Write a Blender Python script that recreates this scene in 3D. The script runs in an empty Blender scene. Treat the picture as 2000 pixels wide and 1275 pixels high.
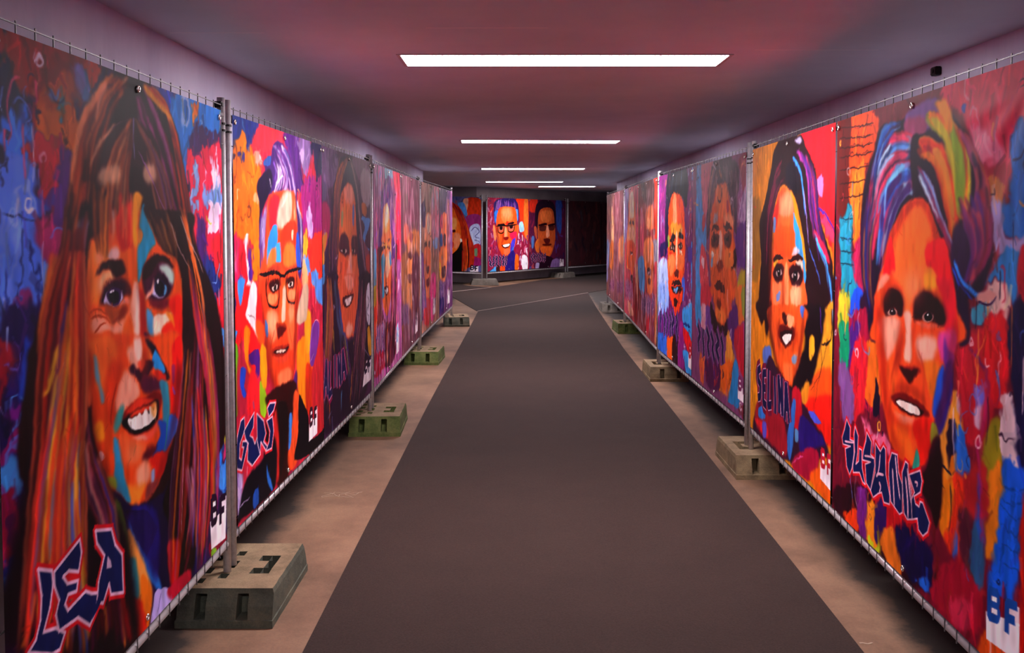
import bpy, bmesh, math, random
import numpy as np
from mathutils import Vector, Matrix

# ------------------------------------------------------------------ camera, world, exposure
scene = bpy.context.scene
C = scene.collection
cam_d = bpy.data.cameras.new('camera')
cam_d.sensor_width = 36.0
cam_d.lens = 1930 / 2000 * 36
cam_d.shift_x = -0.0055
cam_d.shift_y = -0.0582
cam_d.clip_start = 0.05
cam = bpy.data.objects.new('camera', cam_d)
C.objects.link(cam)
cam.location = (0, 0, 1.526)
cam.rotation_euler = (math.radians(90 - 2.7), 0, 0)
scene.camera = cam
world = bpy.data.worlds.new('world')
scene.world = world
world.use_nodes = True
world.node_tree.nodes['Background'].inputs[0].default_value = (0.02, 0.014, 0.02, 1)
world.node_tree.nodes['Background'].inputs[1].default_value = 1.0
scene.view_settings.view_transform = 'Standard'
scene.view_settings.look = 'None'
scene.view_settings.gamma = 1.0
scene.view_settings.use_curve_mapping = False
scene.view_settings.exposure = 0.0
LAMP_STRENGTH = 66.0

# ------------------------------------------------------------------ helpers
def srgb(h):
    c = np.array([int(h[i:i + 2], 16) / 255 for i in (0, 2, 4)])
    return tuple(np.where(c <= .04045, c / 12.92, ((c + .055) / 1.055) ** 2.4)) + (1,)

def mat(name, col, rough=.6, metal=0., spec=.4):
    m = bpy.data.materials.new(name); m.use_nodes = True
    b = m.node_tree.nodes['Principled BSDF']
    b.inputs['Base Color'].default_value = srgb(col)
    b.inputs['Roughness'].default_value = rough
    b.inputs['Metallic'].default_value = metal
    b.inputs['Specular IOR Level'].default_value = spec
    return m, m.node_tree, b

def noise(nt, scale, detail=4, rough=.6, coord='Object', stretch=None):
    tc = nt.nodes.new('ShaderNodeTexCoord')
    n = nt.nodes.new('ShaderNodeTexNoise')
    n.inputs['Scale'].default_value = scale
    n.inputs['Detail'].default_value = detail
    n.inputs['Roughness'].default_value = rough
    src = tc.outputs[coord]
    if stretch:
        mp = nt.nodes.new('ShaderNodeMapping'); mp.inputs['Scale'].default_value = stretch
        nt.links.new(src, mp.inputs[0]); src = mp.outputs[0]
    nt.links.new(src, n.inputs['Vector'])
    return n.outputs['Fac']

def ramp(nt, fac, stops):
    r = nt.nodes.new('ShaderNodeValToRGB')
    el = r.color_ramp.elements
    while len(el) < len(stops): el.new(.5)
    for e, (p_, c) in zip(el, stops): e.position = p_; e.color = srgb(c)
    nt.links.new(fac, r.inputs[0])
    return r.outputs[0]

def mixc(nt, fac, a, b, mode='MIX'):
    m = nt.nodes.new('ShaderNodeMix'); m.data_type = 'RGBA'; m.blend_type = mode
    for s_, v in ((m.inputs[0], fac), (m.inputs[6], a), (m.inputs[7], b)):
        if isinstance(v, (int, float)): s_.default_value = v
        elif isinstance(v, tuple): s_.default_value = v
        else: nt.links.new(v, s_)
    return m.outputs[2]

def bump(nt, bsdf, fac, strength, dist):
    b = nt.nodes.new('ShaderNodeBump')
    b.inputs['Strength'].default_value = strength; b.inputs['Distance'].default_value = dist
    nt.links.new(fac, b.inputs['Height']); nt.links.new(b.outputs[0], bsdf.inputs['Normal'])

# materials
M = {}
m, nt, b = mat('lilac_paint', 'c6bcd0', .55)
f = noise(nt, 1.3, 5); nt.links.new(ramp(nt, f, [(.3, 'c6cdd8'), (.7, 'd8dde6')]), b.inputs['Base Color'])
bump(nt, b, noise(nt, 60, 3), .15, .004); M['paint'] = m
m, nt, b = mat('wall_paint', 'c8c4d0', .6)
f = noise(nt, 2.2, 6, .65, stretch=(1, 1, .25)); nt.links.new(ramp(nt, f, [(.32, 'b8b4d0'), (.55, 'ccc8e0'), (.75, 'dad6ea')]), b.inputs['Base Color'])
bump(nt, b, noise(nt, 45, 3), .2, .004); M['wall'] = m
m, nt, b = mat('grey_wall_paint', '9a8c8c', .7)
f = noise(nt, 1.6, 6, .65); nt.links.new(ramp(nt, f, [(.32, '85787a'), (.7, 'a39494')]), b.inputs['Base Color'])
bump(nt, b, noise(nt, 45, 3), .2, .004); M['wall_grey'] = m
m, nt, b = mat('concrete_floor', '8a7460', .75)
big = ramp(nt, noise(nt, 1.1, 6, .65), [(.3, '604836'), (.5, '866650'), (.72, 'a8866a')])
fine = ramp(nt, noise(nt, 85, 4, .7), [(.3, '6a5a4c'), (.7, 'b8a48c')])
conc = mixc(nt, .35, big, fine, 'OVERLAY')
# under-fence shadow painted into the floor colour along both fences, with a ragged edge
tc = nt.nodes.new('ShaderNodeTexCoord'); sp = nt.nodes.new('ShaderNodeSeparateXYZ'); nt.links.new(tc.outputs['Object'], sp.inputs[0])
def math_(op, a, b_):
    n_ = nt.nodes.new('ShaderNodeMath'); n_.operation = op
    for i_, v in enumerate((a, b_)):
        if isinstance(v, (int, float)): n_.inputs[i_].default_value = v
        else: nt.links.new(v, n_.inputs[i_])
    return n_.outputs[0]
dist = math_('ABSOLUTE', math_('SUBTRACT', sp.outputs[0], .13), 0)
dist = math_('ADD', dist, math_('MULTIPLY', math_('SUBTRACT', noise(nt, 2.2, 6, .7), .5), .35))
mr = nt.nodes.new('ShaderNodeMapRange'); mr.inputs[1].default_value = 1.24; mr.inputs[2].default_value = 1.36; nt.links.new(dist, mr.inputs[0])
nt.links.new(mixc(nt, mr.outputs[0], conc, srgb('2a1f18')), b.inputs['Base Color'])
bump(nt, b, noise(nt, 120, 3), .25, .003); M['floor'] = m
m, nt, b = mat('carpet_pile', '4a4042', .95, spec=.1)
f1 = noise(nt, 130, 4, .85); f2 = noise(nt, 3.0, 5)
nt.links.new(mixc(nt, .25, ramp(nt, f1, [(.3, '1e1513'), (.7, '44322c')]), ramp(nt, f2, [(.3, '291d19'), (.7, '3e2e28')])), b.inputs['Base Color'])
bump(nt, b, f1, .6, .004); b.inputs['Sheen Weight'].default_value = .06; b.inputs['Sheen Roughness'].default_value = .5; M['carpet'] = m
m, nt, b = mat('seam_filler', 'f4f0f4', .6); M['seam'] = m
m, nt, b = mat('tube_steel', 'b8b0b2', .42, .35); M['tube'] = m
m, nt, b = mat('carpet_edge', 'a8958c', .9); M['carpet_edge'] = m
m, nt, b = mat('galvanised_steel', 'd0ccd0', .38, .35)
f = noise(nt, 35, 4, .7); nt.links.new(ramp(nt, f, [(.3, 'bdb8bd'), (.7, 'e2dee2')]), b.inputs['Base Color']); M['steel'] = m
m, nt, b = mat('wire_steel', '6a6466', .45, .6); M['wire'] = m
m, nt, b = mat('black_plastic', '0c0b0d', .5); M['black'] = m
m, nt, b = mat('eyelet_nickel', 'e6dfd8', .25, .9); M['nickel'] = m
m, nt, b = mat('lamp_frame', 'b8b2b6', .5); M['frame'] = m
def block_mat(name, a, c, d):
    m, nt, b = mat(name, a, .85, spec=.2)
    f = noise(nt, 9, 6, .7); g = noise(nt, 140, 3, .7)
    nt.links.new(mixc(nt, .4, ramp(nt, f, [(.3, c), (.5, a), (.72, d)]), ramp(nt, g, [(.3, '565248'), (.7, 'a8a094')]), 'OVERLAY'), b.inputs['Base Color'])
    bump(nt, b, g, .5, .004)
    return m
M['block_tan'] = block_mat('tan_concrete', '9a8368', '7a6850', 'b09878')
M['block_grey'] = block_mat('grey_concrete', '8c857c', '706a64', 'a09890')
M['block_green'] = block_mat('mossy_concrete', '5c6838', '3c4a26', '787a4a')
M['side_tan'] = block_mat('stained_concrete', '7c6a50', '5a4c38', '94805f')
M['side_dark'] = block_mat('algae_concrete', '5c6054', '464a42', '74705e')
m = bpy.data.materials.new('lamp_diffuser'); m.use_nodes = True; nt = m.node_tree
nt.nodes.remove(nt.nodes['Principled BSDF'])
em = nt.nodes.new('ShaderNodeEmission'); em.inputs[0].default_value = (1.0, .92, .97, 1); em.inputs[1].default_value = LAMP_STRENGTH
nt.links.new(em.outputs[0], nt.nodes['Material Output'].inputs[0]); M['glow'] = m

def tag(o, label=None, cat=None, group=None, kind=None):
    if label: o['label'] = label
    if cat: o['category'] = cat
    if group: o['group'] = group
    if kind: o['kind'] = kind
    return o

def thing(name, label, cat, loc=(0, 0, 0), rz=0, group=None):
    o = bpy.data.objects.new(name, None); C.objects.link(o)
    o.location = loc; o.rotation_euler = (0, 0, rz); o.empty_display_size = .1
    return tag(o, label, cat, group)

def mesh_from(bm, name, material, smooth=False):
    me = bpy.data.meshes.new(name)
    bmesh.ops.recalc_face_normals(bm, faces=bm.faces)
    bm.to_mesh(me); bm.free()
    for mm in (material if isinstance(material, (list, tuple)) else [material]): me.materials.append(mm)
    if smooth: me.shade_smooth()
    return me

def obj(name, me, parent=None, loc=(0, 0, 0)):
    o = bpy.data.objects.new(name, me); C.objects.link(o)
    o.location = loc
    if parent: o.parent = parent
    return o

def box(bm, x0, x1, y0, y1, z0, z1):
    v = [bm.verts.new(p_) for p_ in ((x0,y0,z0),(x1,y0,z0),(x1,y1,z0),(x0,y1,z0),(x0,y0,z1),(x1,y0,z1),(x1,y1,z1),(x0,y1,z1))]
    for f_ in ((0,3,2,1),(4,5,6,7),(0,1,5,4),(1,2,6,5),(2,3,7,6),(3,0,4,7)): bm.faces.new([v[i] for i in f_])

def tube(bm, a, b, r, seg=10, caps=True):
    a, b = Vector(a), Vector(b); d = (b - a).normalized()
    x = d.orthogonal().normalized(); y = d.cross(x)
    ra, rb = [], []
    for i in range(seg):
        t = 2 * math.pi * i / seg; o = (x * math.cos(t) + y * math.sin(t)) * r
        ra.append(bm.verts.new(a + o)); rb.append(bm.verts.new(b + o))
    for i in range(seg): bm.faces.new((ra[i], ra[(i + 1) % seg], rb[(i + 1) % seg], rb[i]))
    if caps: bm.faces.new(ra[::-1]); bm.faces.new(rb)

def prism(bm, pts, z0, z1):
    lo = [bm.verts.new((p_[0], p_[1], z0(p_) if callable(z0) else z0)) for p_ in pts]
    hi = [bm.verts.new((p_[0], p_[1], z1(p_) if callable(z1) else z1)) for p_ in pts]
    bm.faces.new(lo[::-1]); bm.faces.new(hi)
    for i in range(len(pts)): j = (i + 1) % len(pts); bm.faces.new((lo[i], lo[j], hi[j], hi[i]))

# ------------------------------------------------------------------ the tunnel
CEIL = 2.28
A0, A1 = (-.67, 16.51), (1.48, 20.71)            # joint where the floor starts to rise
_ad = (Vector(A1) - Vector(A0)).normalized(); _an = Vector((-_ad.y, _ad.x))
def zf(p_):
    return max(0.0, .035 * (Vector((p_[0], p_[1])) - Vector(A0)).dot(_an))
def struct(name, me, parent=None):
    return tag(obj(name, me, parent), kind='structure')

bm = bmesh.new()
def on_a(x): return (x, A0[1] + (x - A0[0]) * (A1[1] - A0[1]) / (A1[0] - A0[0]))
near = [(-7, -5), (9, -5), on_a(9), on_a(-7)]
far = [on_a(-7), on_a(9), (9, 42), (-7, 42)]
for poly in (near, far):
    prism(bm, poly, lambda p_: zf(p_) - .2, zf)
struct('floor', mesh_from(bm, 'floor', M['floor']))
bm = bmesh.new(); box(bm, -7, 9, -5, 42, CEIL, CEIL + .25)
struct('ceiling', mesh_from(bm, 'ceiling', M['paint']))

def wall(name, pts, t=.2, mk='wall'):
    """wall as a thick strip; pts run along the visible face, the body lies to their left"""
    bm = bmesh.new()
    P = [Vector(p_) for p_ in pts]; back = []
    for i, p_ in enumerate(P):
        d0 = (P[i] - P[i - 1]).normalized() if i else (P[1] - P[0]).normalized()
        d1 = (P[i + 1] - P[i]).normalized() if i < len(P) - 1 else d0
        d = (d0 + d1).normalized(); n = Vector((-d.y, d.x)); back.append(p_ + n * t / max(.4, n.dot(Vector((-d0.y, d0.x)))))
    for i in range(len(P) - 1):
        prism(bm, [P[i], P[i + 1], back[i + 1], back[i]], -.1, CEIL + .02)
    bmesh.ops.remove_doubles(bm, verts=bm.verts, dist=1e-4)
    return struct(name, mesh_from(bm, name, M[mk]))

wall('wall_left', [(-1.45, -5), (-1.45, 15.2), (-6.5, 15.9)])
wall('wall_back', [(-6.5, 22.42), (-.93, 22.42), (2.55, 27.75), (9, 37.7)], mk='wall_grey')
wall('wall_right', [(8.0, 28.9), (1.98, 19.75), (1.98, -5)])
wall('wall_front', [(2.2, -4.8), (-1.7, -4.8)])
wall('wall_end', [(-6.3, 15.5), (-6.3, 22.6)], mk='wall_grey')

# faint formwork seams in the ceiling
for i, (x0, x1, y) in enumerate(((-1.40, -1.02, 4.02), (1.05, 1.60, 4.42), (-.36, .12, 3.92))):
    bm = bmesh.new(); box(bm, x0, x1, y - .004, y + .004, CEIL - .0006, CEIL + .01)
    struct('trim_%d' % (i + 1), mesh_from(bm, 'seam', M['seam']))

# carpets
def carpet(name, pts, label, h=.006):
    bm = bmesh.new(); prism(bm, pts, lambda p_: zf(p_) + .0005, lambda p_: zf(p_) + h)
    o = obj(name, mesh_from(bm, name, M['carpet'])); return tag(o, label, 'carpet')
carpet('carpet_runner', [(-.79, -4.5), (1.20, -4.5), (1.22, 3.4), (1.26, 11.7), (1.37, 17.0), (1.473, 20.66), (-.662, 16.49), (-.69, 13.0), (-.74, 8.0)],
       'long dark grey carpet runner down the middle of the tunnel')
nrm = _an
def off(p_, d): return (p_[0] + nrm.x * d, p_[1] + nrm.y * d)
carpet('carpet_runner', [off(A0, .012), off(on_a(3.6), .012), (4.2, 29.2), (3.0, 27.5), (.585, 23.86), (-.57, 21.27), (-1.30, 19.95), (-1.27, 18.95)],
       'dark grey carpet strip laid across the bend, beyond the diagonal joint')
carpet('carpet_runner', [(-1.35, 20.02), (-.62, 21.34), (-1.2, 21.62), (-5.5, 21.62), (-5.5, 19.2), (-2.0, 19.2)],
       'dark grey carpet piece in front of the red-haired portrait banner')

# pale joint lines between the carpet strips
def joint(i, p0, p1, w=.014):
    d_ = (Vector(p1) - Vector(p0)).normalized(); n_ = Vector((-d_.y, d_.x)) * w / 2
    q = [Vector(p0) + n_, Vector(p0) - n_, Vector(p1) - n_, Vector(p1) + n_]
    bm = bmesh.new(); prism(bm, q, lambda p_: zf(p_) + .0005, lambda p_: zf(p_) + .0085)
    struct('trim_%d' % i, mesh_from(bm, 'joint', M['carpet_edge']))
joint(4, off(A0, .004), off(A1, .004))
joint(5, (-1.33, 19.97), (-.57, 21.30))
# ------------------------------------------------------------------ ceiling lights
def ceiling_light(x, y, rz, label, w=1.5, d=.31):
    t = thing('ceiling_light', label, 'ceiling light', (x, y, CEIL), rz, 'ceiling lights in a row along the tunnel')
    bm = bmesh.new(); e = .018
    box(bm, -w/2 - e, w/2 + e, -d/2 - e, -d/2, -.004, .02); box(bm, -w/2 - e, w/2 + e, d/2, d/2 + e, -.004, .02)
    box(bm, -w/2 - e, -w/2, -d/2, d/2, -.004, .02); box(bm, w/2, w/2 + e, -d/2, d/2, -.004, .02)
    obj('frame', mesh_from(bm, 'lamp_frame', M['frame']), t)
    bm = bmesh.new(); box(bm, -w/2, w/2, -d/2, d/2, -.002, .0)
    obj('diffuser', mesh_from(bm, 'lamp_diffuser', M['glow']), t)
    return t
LAMPS = [(.215, -.17, 0, 'white ceiling light panel between the two abstract paint banners'),
         (.215, 4.70, 0, 'white ceiling light panel above the near floor, between fringe and rainbow-hair banners'),
         (.215, 9.52, .03, 'white ceiling light panel, second along the tunnel from the near one'),
         (.225, 14.55, .04, 'white ceiling light panel above the end of the left fence'),
         (.13, 19.45, .05, 'white ceiling light panel above the bend of the carpet'),
         (1.10, 22.2, .10, 'white ceiling light panel nearest the far back wall', 1.25)]
for l in LAMPS: ceiling_light(*l)

# ------------------------------------------------------------------ fence panels
PANELS = {'L1': ((-1.14, 0.36), (-1.15, 3.87)), 'L2': ((-1.15, 3.915), (-1.08, 7.18)), 'L3': ((-1.08, 7.25), (-1.065, 10.63)), 'L4': ((-1.065, 10.7), (-0.97, 14.45)), 'R1': ((1.34, 2.45), (1.42, 5.97)), 'R2': ((1.42, 6.05), (1.375, 9.55)), 'R3': ((1.38, 9.63), (1.475, 13.5)), 'R4': ((1.475, 13.57), (1.517, 16.65)), 'F1': ((-4.2, 22.0), (-0.78, 22.0)), 'F2': ((-0.7, 22.04), (1.22, 25.0)), 'F3': ((1.26, 25.06), (3.2, 27.97)), 'R0': ((1.33, -1.12), (1.34, 2.38))}
ZB, ZT, OFF = .285, 1.945, .018
def panel_frame(key):
    a, b = (np.array(p_) for p_ in PANELS[key]); L = float(np.linalg.norm(b - a)); d = (b - a) / L
    n = np.array([d[1], -d[0]]) if key[0] in 'LF' else np.array([-d[1], d[0]])
    return a, b, L, d, n

PANEL_LABEL = {
 'L1': 'wire fence panel behind the long-fringe woman banner', 'L2': 'wire fence panel behind the grey-haired man and curtain-haired woman banners',
 'L3': 'wire fence panel third from the near end on the left wall', 'L4': 'last wire fence panel on the left wall before the bend',
 'R0': 'wire fence panel behind the abstract paint banner on the right wall', 'R1': 'wire fence panel behind the rainbow-haired and blue-streaked women banners',
 'R2': 'wire fence panel behind the quiff man and bearded man banners', 'R3': 'wire fence panel third from the near end on the right wall',
 'R4': 'last wire fence panel on the right wall before the bend', 'F1': 'wire fence panel behind the red-haired woman banner',
 'F2': 'wire fence panel behind the two men with spectacles', 'F3': 'unlit wire fence panel running off beyond the bend'}
for key in PANELS:
    a, b, L, d, n = panel_frame(key)
    za, zb_ = zf(a), zf(b)
    root = thing('mobile_fence', PANEL_LABEL[key], 'fence', (a[0], a[1], za), math.atan2(d[1], d[0]), 'mobile fence panels lining the tunnel')
    side = 1.0 if key[0] in 'R' else -1.0          # local +y or -y faces the corridor
    sl = (zb_ - za) / L
    for x in (.016, L - .016):
        bm = bmesh.new(); z = sl * x
        tube(bm, (x, 0, z + .137), (x, 0, z + 2.0), .0155, 14)
        obj('upright', mesh_from(bm, 'upright', M['steel'], True), root)
    bm = bmesh.new(); tube(bm, (.03, -side * .004, .25 + sl * .03), (L - .03, -side * .004, .25 + sl * L), .0155, 12)
    obj('bottom_tube', mesh_from(bm, 'bottom_tube', M['tube'], True), root)
    bm = bmesh.new(); tube(bm, (.03, 0, 1.93 + sl * .03), (L - .03, 0, 1.93 + sl * L), .016, 10)
    obj('top_tube', mesh_from(bm, 'top_tube', M['wire'], True), root)
    bm = bmesh.new(); k = int((L - .1) / .09); yy = side * .0125
    for i in range(k + 1):
        x = .06 + (L - .12) * i / k; z = sl * x
        tube(bm, (x, yy, z + .236), (x, yy, z + 1.976), .0022, 4, False)
    for z in (.32, .62, .92, 1.22, 1.52, 1.82, 1.968):
        tube(bm, (.03, yy, z + sl * .03), (L - .03, yy, z + sl * L), .0022, 4, False)
    tag(obj('wire_mesh', mesh_from(bm, 'wire_mesh', M['wire']), root), kind='stuff')
    # clamp and cable ties that couple it to the next panel
    bm = bmesh.new(); x = L - .021 + .0; z = sl * L
    box(bm, L - .062, L - .034, -.018, .018, z + 1.958, z + 1.982)
    bmesh.ops.bevel(bm, geom=bm.edges[:], offset=.005, segments=2, affect='EDGES')
    obj('clamp', mesh_from(bm, 'clamp', M['black']), root)
    for zz in (1.90, 1.874):
        for xx in (.016, L - .016):
            bm = bmesh.new(); tube(bm, (xx, 0, zz + sl * xx - .004), (xx, 0, zz + sl * xx + .004), .0185, 14)
            obj('cable_tie', mesh_from(bm, 'cable_tie', M['black'], False), root)

# ------------------------------------------------------------------ fence feet
def block_mesh(name, materials, seed):
    """concrete foot block: sloped ends, sockets in the top, slots in the long sides, a grip notch"""
    W, D, Ht = .36, .62, .135
    bm = bmesh.new()
    xs = [-.5, -.42, -.32, -.2, -.1, .02, .12, .24, .34, .5]
    ys = [-.5, -.40, -.30, -.20, -.08, .08, .20, .30, .40, .5]
    def X(u): return u * W
    def top(u, v): return Vector((X(u) * .96, v * (D - .10), Ht))
    grid = {(i, j): bm.verts.new(top(x, y)) for i, x in enumerate(xs) for j, y in enumerate(ys)}
    holes = {(1, 1), (1, 3), (3, 2), (1, 7), (1, 5), (3, 6), (3, 4), (6, 3), (6, 5), (7, 3), (7, 5), (7, 4)}
    for i in range(9):
        for j in range(9):
            f_ = bm.faces.new((grid[i, j], grid[i + 1, j], grid[i + 1, j + 1], grid[i, j + 1]))
            if (i, j) in holes: f_.tag = True
    deep = [f_ for f_ in bm.faces if f_.tag]
    r = bmesh.ops.extrude_discrete_faces(bm, faces=deep)
    for f_ in r['faces']:
        for v in f_.verts: v.co.z -= .055
    # skirts
    def ring(z, gx, gy):
        pts = [(i, 0) for i in range(10)] + [(9, j) for j in range(1, 10)] + [(i, 9) for i in range(8, -1, -1)] + [(0, j) for j in range(8, 0, -1)]
        return pts, [Vector((X(xs[i]) * gx, ys[j] * gy, z)) for i, j in pts]
    pts, _ = ring(0, 1, 1)
    prev = [grid[p_] for p_ in pts]
    for z, gx, gy in ((Ht - .018, .99, D - .085), (.075, 1.0, D - .04), (.03, 1.0, D - .01), (.028, 1.02, D), (0, 1.02, D)):
        cur = [bm.verts.new(c) for c in ring(z, gx, gy)[1]]
        for k in range(len(pts)):
            j = (k + 1) % len(pts)
            f_ = bm.faces.new((prev[j], prev[k], cur[k], cur[j]))
            if z in (.075, .03) and (pts[k][1] == pts[j][1]) and pts[k][0] in (2, 3, 6, 7) and pts[j][0] in (2, 3, 6, 7) :
                f_.tag = True
            else: f_.tag = False
        prev = cur
    bm.faces.new(prev[::-1])
    side = [f_ for f_ in bm.faces if f_.tag and abs(f_.normal.z) < .95 and f_.calc_center_median().z < Ht - .02 and abs(f_.calc_center_median().y) > .25]
    rr = bmesh.ops.extrude_face_region(bm, geom=side)
    for v in [g for g in rr['geom'] if isinstance(g, bmesh.types.BMVert)]:
        v.co.y *= .74
    bmesh.ops.delete(bm, geom=side, context='FACES')
    rng = random.Random(seed)
    for v in bm.verts: v.co += Vector((rng.uniform(-1, 1), rng.uniform(-1, 1), 0)) * .0012
    bmesh.ops.recalc_face_normals(bm, faces=bm.faces)
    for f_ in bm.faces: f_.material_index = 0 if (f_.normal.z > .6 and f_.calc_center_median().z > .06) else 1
    return mesh_from(bm, name, materials)

FEET = [  # x, y, rotation, material, label
 (-1.17, 3.94, 0, 'block_moss', 'tan concrete foot block where long-fringe and grey-haired banners meet'),
 (-1.09, 7.22, .03, 'block_green', 'moss-green concrete foot block where curtain-haired and pale-skinned women banners meet'),
 (-1.075, 10.67, -.04, 'block_green', 'mossy concrete foot block at the start of the last left fence panel'),
 (-.97, 14.42, .10, 'block_moss', 'tan concrete foot block at the end of the left fence'),
 (1.42, 6.06, math.pi, 'block_tan', 'tan concrete foot block where blue-streaked woman and quiff man banners meet'),
 (1.385, 9.59, math.pi, 'block_tan', 'weathered concrete foot block below the edge of the bearded man banner'),
 (1.47, 13.54, math.pi + .04, 'block_green', 'moss-green concrete foot block near the end of the right fence'),
 (1.53, 16.62, math.pi, 'block_grey', 'pale concrete foot block at the end of the right fence'),
 (-.74, 21.98, math.pi / 2 + .1, 'block_grey', 'grey concrete foot block under the red-haired banner joint'),
 (1.155, 25.09, -.576, 'block_grey', 'dim grey concrete foot block at the unlit end of the far fence')]
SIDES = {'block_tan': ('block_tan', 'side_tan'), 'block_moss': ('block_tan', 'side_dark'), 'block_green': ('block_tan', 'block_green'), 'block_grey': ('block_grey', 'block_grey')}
meshes = {k: block_mesh('concrete_block', [M[i] for i in v], 3) for k, v in SIDES.items()}
for x, y, rz, mk, label in FEET:
    sgn = 1 if x < 0 else -1
    ox = (.07 if x < 0 else .05) if y < 20 else 0
    o = obj('concrete_block', meshes[mk], loc=(x + ox, y, zf((x, y)) - (.006 if y > 24 else 0)))
    o.rotation_euler = (0, 0, rz)
    tag(o, label, 'concrete block', 'concrete blocks holding the fences')

# chalk marks on the concrete
m, nt, b = mat('chalk', 'ad957f', .95); M['chalk'] = m
def chalk(label, pts, w=.006):
    bm = bmesh.new(); P = [Vector((x, y, 0)) for x, y in pts]; c0 = P[0].copy(); rows = []
    for i, p_ in enumerate(P):
        d_ = (P[min(i + 1, len(P) - 1)] - P[max(i - 1, 0)]).normalized(); n_ = Vector((-d_.y, d_.x, 0)) * w / 2
        rows.append([bm.verts.new(p_ - c0 + n_ + Vector((0, 0, z))) if s_ else bm.verts.new(p_ - c0 - n_ + Vector((0, 0, z))) for s_, z in ((0, .0003), (1, .0003), (1, .0012), (0, .0012))])
    for r0, r1 in zip(rows, rows[1:]):
        for k in range(4): bm.faces.new((r0[k], r0[(k + 1) % 4], r1[(k + 1) % 4], r1[k]))
    bm.faces.new(rows[0]); bm.faces.new(rows[-1][::-1])
    tag(obj('chalk_mark', mesh_from(bm, 'chalk_mark', M['chalk']), loc=c0), label, 'chalk mark')
rr = random.Random(4)
chalk('faint white chalk scribble on the concrete below the grey-haired man banner',
      [(-1.08 + .20 * t / 34 + .035 * math.sin(t * .9) + rr.uniform(-.012, .012), 5.44 + .05 * math.cos(t * .43) + rr.uniform(-.02, .02)) for t in range(35)], .004)
chalk('short pale scratch on the concrete below the rainbow-haired banner', [(1.235 + .006 * t, 3.50 + .004 * math.sin(t)) for t in range(9)], .008)
# small black box on the right wall
t = thing('junction_box', 'small black junction box high on the right wall', 'junction box', (1.98, 4.68, 2.225))
bm = bmesh.new(); box(bm, -.03, 0, -.03, .03, -.02, .02); bmesh.ops.bevel(bm, geom=bm.edges[:], offset=.004, segments=2, affect='EDGES')
obj('body', mesh_from(bm, 'junction_body', M['black']), t)
bm = bmesh.new(); tube(bm, (-.034, 0, 0), (-.028, 0, 0), .010, 12); obj('cap', mesh_from(bm, 'junction_cap', M['black']), t)

# ------------------------------------------------------------------ printed artwork
# a small painter: every print is drawn from outlines in millimetres and stored as the colours of the cloth mesh
def rgb(h): return np.array([int(h[i:i + 2], 16) / 255 for i in (0, 2, 4)], np.float32)

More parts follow.
